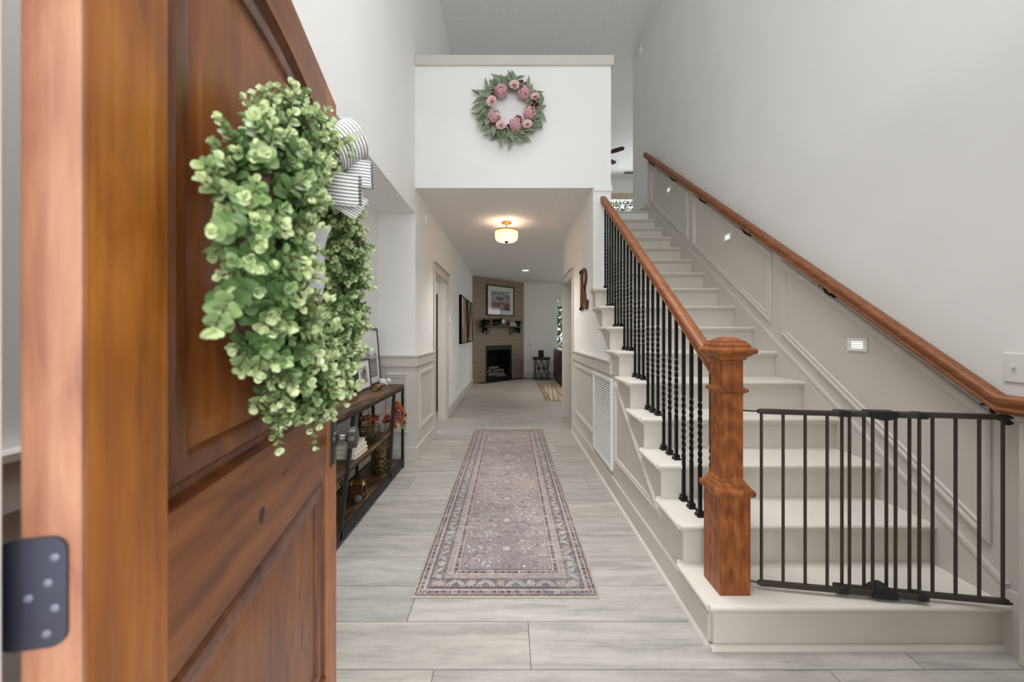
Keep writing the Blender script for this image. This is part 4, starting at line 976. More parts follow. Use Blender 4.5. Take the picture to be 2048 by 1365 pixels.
def plate(name, label, cat, X, s, y, z, w, h, toggles, kind, group=None):
    t = thing(name, label, cat, (X, y, z), 0, group)
    MB().box(X, X+s*.006, y-w/2, y+w/2, z-h/2, z+h/2, .0025).build('cover_plate', M_WHITE, t)
    for k in range(toggles):
        yy = y+(k-(toggles-1)/2)*.046
        if kind == 'toggle': MB().box(X+s*.004, X+s*.018, yy-.0045, yy+.0045, z-.002, z+.012, .002).box(X+s*.005, X+s*.0072, yy-.006, yy+.006, z-.013, z+.013).build('toggle', M_WHITE, t)
        else:
            MB().box(X+s*.004, X+s*.008, yy-.017, yy+.017, z-.05+.015, z+.05-.015, .002).build('socket', M_WHITE, t)
            mbs = MB()
            for dz in (-.02, .02): mbs.box(X+s*.008, X+s*.0086, yy-.007, yy-.005, z+dz-.005, z+dz+.005).box(X+s*.008, X+s*.0086, yy+.005, yy+.007, z+dz-.005, z+dz+.005)
            mbs.build('slot', M_BLKM, t)
    return t
plate('light_switch', 'white three gang light switch beside the stair head on the right wall', 'switch', XR, -1, 5.79, 4.22, .165, .115, 3, 'toggle')
plate('light_switch', 'white switch plate above the lower end of the wall handrail', 'switch', XR, -1, 1.455, 1.142, .115, .118, 2, 'toggle')
plate('light_switch', 'pair of small white switches by the left doorway, below the thermostat', 'switch', XL, 1, 5.70, 1.16, .075, .115, 1, 'toggle')
plate('wall_outlet', 'white wall outlet low on the left hall wall', 'outlet', XL, 1, 6.63, .37, .072, .115, 1, 'outlet')
tm = thing('thermostat', 'small white thermostat on the left hall wall by the doorway', 'thermostat', (XL, 5.86, 1.49))
MB().box(XL, XL+.025, 5.80, 5.92, 1.45, 1.54, .006, None, 2).build('housing', M_WHITE, tm); bx('display', plain('lcd_grey', S(120, 126, 120), .3), XL+.025, XL+.0258, 5.83, 5.89, 1.485, 1.525, tm)
def detector(label, X, s, y, z, group=None):
    t = thing('smoke_detector', label, 'detector', (X, y, z), 0, group)
    MB().lathe([(.068, 0), (.068, .012), (.062, .022), (.05, .03), (.03, .034), (.001, .035)], (X, y, z), 26, (s, 0, 0)).build('housing', M_WHITE, t, smooth=35)
    MB().lathe([(.056, .0265), (.058, .0275), (.054, .029), (.052, .0285)], (X, y, z), 26, (s, 0, 0)).build('vent_ring', plain('detector_grey', S(160, 160, 158), .6), t)
detector('round white smoke detector high on the right wall by the loft', XR, -1, 5.73, 5.65); detector('round white detector on the left hall wall below the loft', XL, 1, 4.21, 2.566)
M_STEP = emit('step_light_glow', (1.0, 0.95, 0.86), 1.15, (.8, .8, .78))
for y, z, lab in ((4.686, 3.10, 'white louvred step light highest on the stair wainscot'), (3.42, 2.17, 'white louvred step light in the middle of the stair wainscot'), (2.142, 1.213, 'white louvred step light lowest on the stair wainscot, nearest the newel')):
    t = thing('step_light', lab, 'light', (XR, y, z), 0, 'step lights along the stair wainscot'); X = XR-.006
    mb = MB()
    for q in ((y-.061, y+.061, z+.02, z+.037), (y-.061, y+.061, z-.037, z-.02), (y-.061, y-.036, z-.02, z+.02), (y+.036, y+.061, z-.02, z+.02)): mb.box(X-.008, X, q[0], q[1], q[2], q[3], .002)
    mb.build('face_plate', M_WHITE, t); bx('lamp_panel', M_STEP, X-.003, X-.001, y-.038, y+.038, z-.021, z+.021, t)
    for k in range(3): MB().box(X-.007, X-.003, y-.037, y+.037, z-.015+.013*k, z-.010+.013*k).build('louvre', M_WHITE, t)
# letter R
M_RDK = wood('letter_dark_wood', S(40, 22, 14), S(70, 38, 22), S(100, 58, 32), 2, 2, .5)
let = thing('wall_letter', 'large dark brown and gold decorative letter R on the white hall wall', 'letter', (XS, 4.12, 1.77))
yc, zc0, hh = 4.12, 1.545, 0.455       # near the camera is the letter's left, so the reading direction runs towards smaller y
def RY(u, v): return (yc+0.225-u*0.46, zc0+v*hh)
def rpoly(pts): return [RY(u, v) for u, v in pts]
bowl_o = [(.30, 1.0)]+[(.52+.30*math.sin(a), .76+.24*math.cos(a)) for a in [PI*k/12 for k in range(13)]]+[(.30, .52)]
bowl_i = [(.34, .92)]+[(.52+.17*math.sin(a), .76+.16*math.cos(a)) for a in [PI*k/12 for k in range(13)]]+[(.34, .60)]
def strip(mb, A, B, x0, x1):
    A = rpoly(A); B = rpoly(B); mb.loft([[(x0, *A[k]), (x0, *B[k]), (x1, *B[k]), (x1, *A[k])] for k in range(len(A))])
leg_c = [(.46, .54), (.56, .46), (.63, .34), (.66, .20), (.70, .08), (.80, .03), (.90, .08), (.94, .20)]
def thick(c, w):
    o, i_ = [], []
    for k in range(len(c)):
        p0 = Vector(c[max(0, k-1)]); p1 = Vector(c[min(len(c)-1, k+1)]); d = (p1-p0).normalized(); n = Vector((-d.y, d.x)); t = w*(1-.35*k/len(c)); o.append(tuple(Vector(c[k])+n*t)); i_.append(tuple(Vector(c[k])-n*t))
    return o, i_
lo, li = thick(leg_c, .075)
for nm, x0, x1, m, g in (('letter_body', XS-.016, XS-.002, M_RDK, 0), ):
    mb = MB()
    mb.prism(ccw(rpoly([(.14, 0), (.34, 0), (.34, 1.0), (.14, 1.0)])), x0, x1, 0)
    mb.prism(ccw(rpoly([(.04, 0), (.44, 0), (.44, .07), (.04, .07)])), x0, x1, 0); mb.prism(ccw(rpoly([(.04, .93), (.34, .93), (.34, 1.0), (.04, 1.0)])), x0, x1, 0)
    strip(mb, bowl_o, bowl_i, x0, x1); strip(mb, lo, li, x0, x1); mb.build(nm, m, let, smooth=30)
mb = MB()
for u0, u1, v0, v1 in ((.155, .185, .08, .92), (.295, .325, .08, .92)): mb.prism(ccw(rpoly([(u0, v0), (u1, v0), (u1, v1), (u0, v1)])), XS-.018, XS-.016, 0)
for k in range(9):
    v0 = .13+.085*k; cc = (XS-.0175, *RY(.24+.03*(-1)**k, v0+.03)); mb.tube([(XS-.0175, *RY(.24+.05*math.sin(a), v0+.04+.035*math.cos(a))) for a in [2*PI*q/10 for q in range(10)]], .0035, 5, closed=True)
go, gi = thick(leg_c, .03); strip(mb, go, gi, XS-.018, XS-.016)
strip(mb, [(.52+.26*math.sin(a), .76+.21*math.cos(a)) for a in [PI*k/12 for k in range(13)]], [(.52+.22*math.sin(a), .76+.185*math.cos(a)) for a in [PI*k/12 for k in range(13)]], XS-.018, XS-.016)
mb.build('gold_inlay', M_GOLD, let, smooth=30)
# canvas pair on left wall
def canvas_fn(seed):
    def f(u, v):
        x = u*5+fbm(u*4, v*3, seed, 3)*2.2; n = fbm(x*1.3, v*1.6, seed+3, 4)
        img = lerp3((30, 24, 22), (176, 140, 98), np.clip((n-.36)*5, 0, 1)); w = np.clip((fbm(x*1.7, v*2.2, seed+9, 4)-.55)*7, 0, 1); img = img*(1-w)[..., None]+np.array((214, 200, 180))*w[..., None]
        dk = np.clip((fbm(x*2.2, v*1.1, seed+17, 3)-.58)*9, 0, 1); return img*(1-dk*.85)[..., None]
    return f
for k, (a, b, lab) in enumerate(((6.90, 7.78, 'abstract black and tan canvas on the left hall wall, nearer the doorway'), (7.96, 9.0, 'abstract black and tan canvas on the left hall wall, nearer the fireplace'))):
    t = thing('wall_canvas', lab, 'painting', (XL, (a+b)/2, 1.55), 0, 'abstract canvases on the left hall wall')
    MB().box(XL+.002, XL+.04, a, b, 1.08, 2.0).build('stretcher', M_BLKM, t, smooth=0)
    paint_grid('canvas', M_PAINT, t, (XL+.0412, a+.012, 1.09), (0, b-a-.024, 0), (0, 0, .90), 60, 60, canvas_fn(40+k*11))
    mb = MB()
    for q in ((a, b, 1.08, 1.105), (a, b, 1.975, 2.0), (a, a+.035, 1.08, 2.0), (b-.035, b, 1.08, 2.0)): mb.box(XL+.002, XL+.048, q[0], q[1], q[2], q[3])
    mb.build('frame', M_BLKM, t, smooth=0)
# ceiling light
cl = thing('ceiling_light', 'semi flush ceiling light with amber glass drum shade in the hall', 'light', (-0.045, 4.86, ZH))
lx, ly = -0.046, 4.86
MB().lathe([(.066, 0), (.066, -.012), (.058, -.02), (.02, -.024), (.012, -.03)], (lx, ly, ZH), 28).build('canopy', M_GOLD, cl, smooth=35)
mb = MB().tube([(lx, ly, ZH-.028), (lx, ly, ZH-.13)], .007, 10)
for k in range(3):
    a = k*2.094+.4; mb.tube([(lx, ly, ZH-.065), (lx+.03*math.cos(a), ly+.03*math.sin(a), ZH-.10), (lx+.145*math.cos(a), ly+.145*math.sin(a), ZH-.118)], .004, 6)
mb.build('stem', M_GOLD, cl, smooth=50)
st_ = NT('amber_seeded_glass'); vn = st_.n('ShaderNodeTexVoronoi'); vn.inputs['Scale'].default_value = 60; st_.l(st_.coord(), vn.inputs['Vector'])
tl = st_.n('ShaderNodeBsdfTranslucent'); tl.inputs[0].default_value = (1.0, .78, .50, 1); df = st_.n('ShaderNodeBsdfDiffuse'); df.inputs[0].default_value = (.84, .66, .42, 1); em = st_.n('ShaderNodeEmission'); em.inputs[0].default_value = (1.0, .55, .20, 1); em.inputs[1].default_value = .22
mx = st_.n('ShaderNodeMixShader'); mx.inputs[0].default_value = .25; ad = st_.n('ShaderNodeAddShader'); st_.l(tl.outputs[0], mx.inputs[1]); st_.l(df.outputs[0], mx.inputs[2]); st_.l(mx.outputs[0], ad.inputs[0]); st_.l(em.outputs[0], ad.inputs[1]); tp = st_.n('ShaderNodeBsdfTransparent'); tp.inputs[0].default_value = (1, .93, .82, 1); m2 = st_.n('ShaderNodeMixShader'); m2.inputs[0].default_value = .25; st_.l(ad.outputs[0], m2.inputs[1]); st_.l(tp.outputs[0], m2.inputs[2]); st_.l(m2.outputs[0], st_.t.nodes['Material Output'].inputs[0])
MB().lathe([(.150, -.118), (.152, -.13), (.149, -.20), (.140, -.232), (.115, -.25), (.02, -.258), (.02, -.255), (.113, -.247), (.137, -.23), (.146, -.20), (.149, -.13)], (lx, ly, ZH), 36, cap=False).build('glass_shade', st_.m, cl, smooth=50)
MB().lathe([(.146, -.114), (.155, -.114), (.157, -.120), (.155, -.128), (.146, -.128)], (lx, ly, ZH), 36, cap=False).build('rim', M_GOLD, cl, smooth=40)
MB().lathe([(.034, -.252), (.034, -.259), (.022, -.266), (.010, -.276), (.001, -.279)], (lx, ly, ZH), 20).build('finial', M_BRONZE, cl, smooth=40)
for dx in (-.04, .04): MB().ball((lx+dx, ly, ZH-.185), .026, 10, 8).build('bulb', emit('bulb_glow', (1.0, .85, .6), 6), cl)
pl = bpy.data.lights.new('ceiling_light_bulb', 'POINT'); pl.energy = 5; pl.color = (1.0, .88, .72); pl.shadow_soft_size = .05; po = bpy.data.objects.new('ceiling_light_bulb', pl); COL.objects.link(po); po.location = (lx, ly, ZH-.20); 
# recessed light
hb = bpy.data.lights.new('ceiling_light_beam', 'SPOT'); hb.energy = 58; hb.spot_size = 2.5; hb.spot_blend = .7; hb.color = (1, .96, .91); hb.shadow_soft_size = .12
ho = bpy.data.objects.new('ceiling_light_beam', hb); COL.objects.link(ho); ho.location = (lx, ly, ZH-.30)
M_DL = emit('downlight_glow', (1.0, .95, .88), 6)
for rx, ry, lab in ((.36, 8.57, 'small round recessed downlight glowing in the living room ceiling before the fireplace'), (1.9, 7.3, 'added unseen recessed downlight over the living room rug, nearer the stairs'), (2.3, 9.2, 'added unseen recessed downlight over the dark leather sofa')):  # last two are unseen, added with their beams to brighten the far floor
    rl = thing('recessed_light', lab, 'light', (rx, ry, ZH), 0, 'recessed downlights in the living room ceiling')
    MB().lathe([(.092, 0), (.092, -.004), (.078, -.006), (.074, -.001)], (rx, ry, ZH), 28, cap=False).build('trim_ring', M_WHITE, rl); MB().lathe([(.075, -.001), (.001, -.0012)], (rx, ry, ZH), 28, cap=False).build('lens', M_DL, rl)
    sp = bpy.data.lights.new('recessed_light_beam', 'SPOT'); sp.energy = 70; sp.spot_size = 1.45; sp.spot_blend = .8; sp.color = (1, .93, .84); sp.shadow_soft_size = .06; so = bpy.data.objects.new('recessed_light_beam', sp); COL.objects.link(so); so.location = (rx, ry, ZH-.02)

# ------------------------------------------------------------------ flower wreath on loft wall
fw_ = thing('flower_wreath', 'pink rose and hydrangea wreath with grey green leaves on the loft half wall', 'wreath', (-.02, YL, 3.48))
wy = YL-.04
def wp(px, py, dy=0.0): return Vector(px2w(px, py, wy-dy))
wcx, wcy = 1019, 219
MB().tube([wp(wcx+46*math.cos(a), wcy+46*math.sin(a), -.01) for a in [2*PI*k/36 for k in range(36)]], .02, 8, closed=True).build('twig_ring', M_TWIG, fw_)
rl_ = random.Random(3); mats = (M_LF_G, M_LF_G, M_LF_S)
for k in range(190):
    a = 2*PI*(k+rl_.random())/190; r0 = rl_.uniform(36, 58); p = wp(wcx+r0*math.cos(a), wcy+r0*math.sin(a), rl_.uniform(-.01, .03))
    rad = Vector((math.cos(a), 0, -math.sin(a))); tan = Vector((math.sin(a), 0, math.cos(a)))*(1 if rl_.random() < .75 else -1)
    d = rad*rl_.uniform(.25, 1.0)+tan*rl_.uniform(.3, 1.0)+Vector((0, -rl_.uniform(0, .55), 0))
    if k % 3 == 2: L = rl_.uniform(.05, .075)
    else: L = rl_.uniform(.10, .15)
    MB().leaf(p, d, (0, -1, 0), L, L*rl_.uniform(.26, .36), .15, False, .2).build('leaf', mats[k % 3], fw_)
for px, py, dx, dz in ((960, 190, -1, .6), (962, 230, -1, .12), (972, 238, -1, -.1), (985, 268, -1, -.2), (1024, 282, -.4, -1), (1030, 158, .8, .2), (1080, 240, .2, -1), (1078, 185, .5, -.9)):
    MB().leaf(wp(px, py, .01), (dx, -.15, dz), (0, -1, 0), .105, .034, .15, False, .1).build('leaf', M_LF_G, fw_)
for px, py, rr_ in ((1028.8, 171.9, .046), (984, 204, .047), (1070.6, 195, .040), (1002, 252, .045), (1055, 250, .043)):
    flower(MB(), wp(px, py, .055), (rl_.uniform(-.3, .3), -1, rl_.uniform(-.1, .3)), rr_*1.15, 5, 7, .95, .75).build('rose', M_ROSE, fw_)
for px, py in ((1002.7, 183), (1048.6, 187), (988, 234), (1059, 227.5), (1031, 250)):
    mb = MB()
    for _ in range(60):
        v = Vector((rl_.gauss(0, 1), -abs(rl_.gauss(0, 1))-.1, rl_.gauss(0, 1))).normalized(); q = wp(px, py, .03)+v*.06
        e = v.orthogonal().normalized(); f_ = v.cross(e); ph = rl_.random()*3
        for k in range(4):
            a = ph+k*PI/2; mb.leaf(q, e*math.cos(a)+f_*math.sin(a)+v*.25, v, .019, .018, .15)
    mb.ball(wp(px, py, .03), .05, 8, 6).build('hydrangea', M_HYD, fw_)
for px, py in ((987, 188), (1043.6, 170.5), (1069.5, 211), (986, 250), (1036, 240), (1016, 258)):
    mb = MB()
    for _ in range(34):
        v = Vector((rl_.gauss(0, 1), -abs(rl_.gauss(0, 1)), rl_.gauss(0, 1))).normalized(); mb.leaf(wp(px, py, .01)+v*.02, v, v.orthogonal(), .026, .016, .2)
    mb.build('filler_flower', M_BURG, fw_)
mb = MB()
for _ in range(150):
    a = rl_.random()*6.283; r0 = rl_.gauss(46, 9); mb.ball(wp(wcx+r0*math.cos(a), wcy+r0*math.sin(a), rl_.uniform(.03, .06)), .0055, 5, 4)
mb.build('seed_sprays', M_SEED, fw_, kind='stuff')

# ------------------------------------------------------------------ fireplace corner
F0 = Vector((XL, 9.40, 0)); F1 = Vector((0.39, YB, 0)); FD = (F1-F0).normalized(); FN = Vector((FD.y, -FD.x, 0)); FW = (F1-F0).length
def FP(u, n, z): return F0+FD*u+FN*n+Vector((0, 0, z))
FM = Matrix(((FD.x, -FN.x, 0, F0.x), (FD.y, -FN.y, 0, F0.y), (0, 0, 1, 0), (0, 0, 0, 1)))   # local x = u, local -y = towards the room
def fbox(mb, u0, u1, n0, n1, z0, z1, bev=0): return mb.box(u0, u1, -n1, -n0, z0, z1, bev, FM)
mb = MB(); U0, U1, FZ0, FZ1 = .43, 1.37, .05, .95
fbox(mb, -.05, U0, -.1, 0, 0, ZH); fbox(mb, U1, FW+.05, -.1, 0, 0, ZH); fbox(mb, U0, U1, -.1, 0, FZ1, ZH); fbox(mb, U0, U1, -.1, 0, 0, FZ0)
WF = wallobj(mb, 'wall_fireplace', 'taupe shiplap chimney breast across the far left corner', M_SHIPG)
nb = 20; bh = ZH/nb
for k in range(nb):
    z0, z1 = k*bh+.0022, (k+1)*bh-.0022
    segs = [(0.002, FW-.002)] if z0 >= FZ1 or z1 <= FZ0 else [(0.002, U0), (U1, FW-.002)]
    if z0 < FZ1 < z1:
        fbox(MB(), .002, FW-.002, 0, .014, FZ1, z1).build('shiplap_board', M_SHIP, WF, smooth=0); z1 = FZ1; segs = [(0.002, U0), (U1, FW-.002)]
    for a, b in segs: fbox(MB(), a, b, 0, .014, z0, z1).build('shiplap_board', M_SHIP, WF, smooth=0)
fp = thing('fireplace', 'black metal firebox with dark hearth slab set in the shiplap corner', 'fireplace', tuple(FP(.9, 0, 0)))
mb = MB(); fbox(mb, U0-.005, U0+.05, -.02, .02, FZ0, FZ1, .003); fbox(mb, U1-.05, U1+.005, -.02, .02, FZ0, FZ1, .003); fbox(mb, U0, U1, -.02, .022, FZ1-.12, FZ1, .003); fbox(mb, U0, U1, -.02, .02, FZ0-.03, FZ0+.05, .003)
mb.build('surround', M_BLKM, fp)
mb = MB(); fbox(mb, U0, U0+.03, -.42, 0, FZ0, FZ1); fbox(mb, U1-.03, U1, -.42, 0, FZ0, FZ1); fbox(mb, U0, U1, -.45, -.42, FZ0, FZ1); fbox(mb, U0, U1, -.45, 0, FZ1-.03, FZ1+.01); fbox(mb, U0, U1, -.45, 0, FZ0-.02, FZ0+.02)
mb.build('firebox', plain('soot_brick', S(14, 13, 12), .95, 0, .2, 20), fp, smooth=0)
fbox(MB(), U0+.03, U1-.03, -.02, .0, FZ0+.045, FZ0+.06).build('grate_bar', M_STEEL, fp, smooth=0)
MB().prism([tuple(FP(.15, 0.014, 0).xy), tuple(FP(.15, .20, 0).xy), tuple(FP(1.72, .20, 0).xy), tuple(FP(1.80, .014, 0).xy)], 0.0, .012, 2).build('hearth_slab', plain('black_slate', S(34, 32, 32), .35, 0, .15, 10), fp, smooth=0)
LG = ((.62, 1.18, -.13, -.13, .155, .05), (.60, 1.16, -.26, -.25, .155, .055), (.62, .84, -.12, -.25, .25, .04), (.90, 1.2, -.26, -.14, .25, .042), (.70, 1.06, -.19, -.20, .335, .038), (.90, 1.2, -.07, -.06, .11, .036))
M_LOG = plain('birch_log', S(128, 120, 110), .85, 0, .5, 25, .4)
for k, (u0, u1, n0, n1, z, r) in enumerate(LG):
    lb = ('front bottom log in the firebox, lying along the grate', 'rear bottom log in the firebox', 'slanting pale log to the left of the firebox stack', 'slanting pale log to the right of the firebox stack', 'top log of the pile in the firebox', 'short log at the front right of the firebox')[k]
    p = [FP(u0+(u1-u0)*t, n0+(n1-n0)*t, z+.012*math.sin(9*t+k)) for t in (0, .3, .6, 1)]
    tag(MB().tube(p, [r, r*1.06, r*.95, r*.9], 10).build('log', M_LOG, origin=p[0]), lb, 'log', 'gas logs in the firebox')
# mantel and its things
mt = thing('mantel_shelf', 'dark wood mantel shelf on black iron brackets above the firebox', 'shelf', tuple(FP(.88, 0, 1.44)))
ZM = 1.478
fbox(MB(), .21, 1.56, .014, .215, ZM-.045, ZM, .004).build('board', M_DARKW, mt)
for u in (.44, 1.30):
    mb = MB(); fbox(mb, u-.015, u+.015, .014, .02, ZM-.24, ZM-.045); fbox(mb, u-.015, u+.015, .014, .19, ZM-.055, ZM-.045); mb.tube([FP(u, .02, ZM-.22), FP(u, .10, ZM-.19), FP(u, .17, ZM-.10), FP(u, .18, ZM-.05)], .009, 6); mb.build('bracket', M_BLKM, mt)
def potted(name, label, u, h, potr, n, trail, spread_, pm):
    t = thing(name, label, 'plant', tuple(FP(u, .115, ZM)))
    MB().lathe([(potr*.75, 0), (potr, h*.9), (potr*1.05, h), (potr*.9, h), (potr*.8, h*.85)], FP(u, .115, ZM), 18).build('pot', pm, t, smooth=40)
    mb = MB(); rr_ = random.Random(int(u*100)); c = FP(u, .115, ZM+h)
    for k in range(n):
        a = rr_.random()*6.283; e = FD*math.cos(a)+FN*abs(math.sin(a))*.9; hang = rr_.random() < trail; q = c.copy()
        L = rr_.uniform(.1, spread_); steps = 7 if not hang else 11
        for i in range(steps):
            tt = i/steps; q = q+(e*(L/steps) if (not hang or i < 4) else e*.002)+UP*((.018*(1-2*tt)) if not hang else (.012 if i < 3 else -rr_.uniform(.02, .045)))
            mb.leaf(q, e+Vector((rr_.uniform(-.8, .8), rr_.uniform(-.8, .8), rr_.uniform(-.9, .4))), UP-FN*.1*-1, rr_.uniform(.045, .07), rr_.uniform(.034, .05), .15, False)
    mb.build('foliage', M_IVY, t, kind='stuff'); return t
potted('trailing_ivy', 'trailing green ivy plant at the left end of the mantel shelf', .29, .09, .05, 62, .5, .15, M_BLKM)
potted('potted_plant', 'small dark potted plant on the mantel between ivy and clock', .64, .11, .075, 44, 0, .13, M_BLKM)
potted('trailing_ivy', 'trailing green ivy plant at the right end of the mantel shelf', 1.49, .08, .05, 60, .55, .15, plain('pale_pot', S(150, 140, 130), .6))
tag(fbox(MB(), .465, .490, .06, .20, ZM+.0005, ZM+.20, .004).build('book', plain('mustard_cover', S(170, 138, 66), .6), origin=FP(.47, .13, ZM)), 'upright mustard yellow book on the mantel beside the left ivy', 'book')
ck = thing('mantel_clock', 'dark wooden mantel clock with round white dial above the fireplace', 'clock', tuple(FP(.93, .11, ZM)))
cp = [(.74, 0), (1.12, 0), (1.12, .03), (1.04, .05), (1.0, .10)]+[(.93+.085*math.cos(a), .125+.085*math.sin(a)) for a in [PI*k/10 for k in range(11)]]+[(.86, .10), (.82, .05), (.74, .03)]
MB().prism([(u, ZM+.0005+z) for u, z in cp], -.15, -.06, 1, FM).build('case', M_DARKW, ck, smooth=30)
MB().lathe([(.066, 0), (.07, .004), (.062, .008), (.060, .006)], FP(.93, .15, ZM+.125), 24, FN, cap=False).build('bezel', M_BRASS, ck)
MB().lathe([(.062, .004), (.001, .0045)], FP(.93, .15, ZM+.125), 24, FN, cap=False).build('dial', M_PAPER, ck)
mb = MB()
for a, l in ((.9, .045), (2.6, .032)): mb.tube([FP(.93, .156, ZM+.125), FP(.93+l*math.cos(a), .156, ZM+.125+l*math.sin(a))], .003, 4)
for k in range(12): a = k*PI/6; mb.tube([FP(.93+.046*math.cos(a), .155, ZM+.125+.046*math.sin(a)), FP(.93+.056*math.cos(a), .155, ZM+.125+.056*math.sin(a))], .0025, 4)
mb.build('hands', M_BLKM, ck)
tag(MB().lathe([(.026, 0), (.028, .01), (.028, .10), (.012, .13), (.010, .19), (.012, .195), (.001, .196)], FP(1.16, .10, ZM+.0005), 16).build('bottle', plain('dark_bottle_glass', S(28, 34, 26), .15), origin=FP(1.16, .10, ZM)), 'slim dark bottle on the mantel beside the clock', 'bottle')
sg = thing('mantel_sign', 'cream wooden block sign with dark lettering on the mantel shelf', 'sign', tuple(FP(1.29, .15, ZM)))
fbox(MB(), 1.19, 1.42, .13, .17, ZM+.0005, ZM+.105, .003).build('block', plain('cream_board', S(214, 196, 166), .7), sg)
mb = MB(); rr_ = random.Random(2)
for k in range(7):
    u = 1.215+.027*k; fbox(mb, u, u+.004, .17, .1715, ZM+.035, ZM+.075); fbox(mb, u+.011, u+.015, .17, .1715, ZM+.035, ZM+.075 if k % 2 else ZM+.06); fbox(mb, u, u+.015, .17, .1715, ZM+(.071 if k % 3 else .053), ZM+(.075 if k % 3 else .057))
mb.build('lettering', M_BLKM, sg, smooth=0)
# picture above mantel
pc = thing('wall_picture', 'black framed picture of pink azaleas under oaks above the mantel', 'picture', tuple(FP(.94, .014, 2.15)))
u0, u1, z0, z1 = .445, 1.445, 1.755, 2.562
mb = MB()
for q in ((u0, u1, z0, z0+.025), (u0, u1, z1-.025, z1), (u0, u0+.025, z0, z1), (u1-.025, u1, z0, z1)): fbox(mb, q[0], q[1], .014, .05, q[2], q[3])
mb.build('frame', M_BLKM, pc, smooth=0); fbox(MB(), u0+.02, u1-.02, .016, .034, z0+.02, z1-.02).build('mat_board', M_PAPER, pc, smooth=0)
def pic_az(u, v):
    img = lerp3((150, 150, 160), (196, 200, 208), v); n = fbm(u*8, v*8, 71, 4)
    br = (np.abs(np.sin(u*9+fbm(u*3, v*3, 5, 3)*7+v*4)) < .22) & (v > .3); img[br] = (54, 50, 54)
    lf = (n > .56) & (v > .52); img[lf] = (92, 98, 92); az = (v < .36+.06*n); img[az] = lerp3((88, 66, 70), (176, 84, 92), np.clip(n*1.8-.4, 0, 1))[az]
    pa = (np.abs(u-.55+.2*(v-.2)) < .05+.35*np.clip(.3-v, 0, 1)) & (v < .34); img[pa] = (176, 166, 160); gr = (v < .1); img[gr] = img[gr]*.7; return img
paint_grid('print', M_PRINT, pc, FP(u0+.16, .0355, z0+.15), FD*(u1-u0-.32), UP*(z1-z0-.30), 80, 64, pic_az)
gm = glass_mat('picture_glass', (.96, .96, .96), .06); fbox(MB(), u0+.024, u1-.024, .040, .042, z0+.024, z1-.024).build('glazing', gm, pc, smooth=0)

# ------------------------------------------------------------------ living room furniture
et = thing('side_table', 'round side table with brown top and crossed black metal rods', 'table', (.875, 10.32, 0))
ex, ey = .875, 10.32
MB().lathe([(.245, .575), (.25, .58), (.25, .605), (.245, .61)], (ex, ey, 0), 30).build('top', M_DARKW, et, smooth=40)
for z, r, nm in ((.01, .235, 'base_ring'), (.565, .235, 'top_ring'), (.30, .19, 'middle_ring')): MB().tube([(ex+r*math.cos(2*PI*k/28), ey+r*math.sin(2*PI*k/28), z) for k in range(28)], .010, 6, closed=True).build(nm, M_BLKM, et)
for k in range(8):
    for s_ in (.39, -.39):
        a = 2*PI*k/8; MB().tube([(ex+.235*math.cos(a), ey+.235*math.sin(a), .01), (ex+.19*math.cos(a+s_), ey+.19*math.sin(a+s_), .30), (ex+.235*math.cos(a), ey+.235*math.sin(a), .565)], .007, 5).build('rod', M_BLKM, et)
tag(MB().lathe([(.066, 0), (.07, .01), (.076, .18), (.078, .195), (.07, .195), (.064, .05)], (.865, 10.30, .6105), 22).build('vase', plain('dark_brown_ceramic', S(52, 36, 28), .5, 0, .25, 30), origin=(.865, 10.30, .6105)), 'dark brown cylindrical vase standing on the round side table', 'vase')
M_LEA = plain('dark_leather', S(58, 26, 20), .38, 0, .15, 10, .2)
sf = thing('leather_sofa', 'dark brown leather sofa just showing beyond the right hall opening', 'sofa', (1.75, 9.5, 0.008))
def rb(nm, *q): return MB().box(*q, .05, None, 3).build(nm, M_LEA, sf, smooth=50)
rb('base', 1.25, 2.35, 8.75, 10.25, .06, .32); rb('back', 1.20, 1.48, 8.75, 10.25, .06, .86); rb('arm', 1.25, 2.3, 8.55, 8.8, .06, .64); rb('arm', 1.25, 2.3, 10.2, 10.45, .06, .64); rb('seat_cushion', 1.45, 2.35, 8.8, 9.5, .30, .47); rb('seat_cushion', 1.45, 2.35, 9.5, 10.2, .30, .47)
for x in (1.3, 2.25):
    for y in (8.65, 10.35): MB().lathe([(.02, 0.0085), (.03, .07)], (x, y, 0), 10).build('foot', M_BLKM, sf)
nl_ = thing('night_light', 'small white plug cover on the far living room wall', 'outlet', (.62, YB, .98)); MB().box(.585, .66, YB-.03, YB, .92, 1.03, .01, None, 2).build('housing', M_WHITE, nl_); bx('lens', M_METALW, .60, .645, YB-.034, YB-.03, .985, 1.02, nl_)
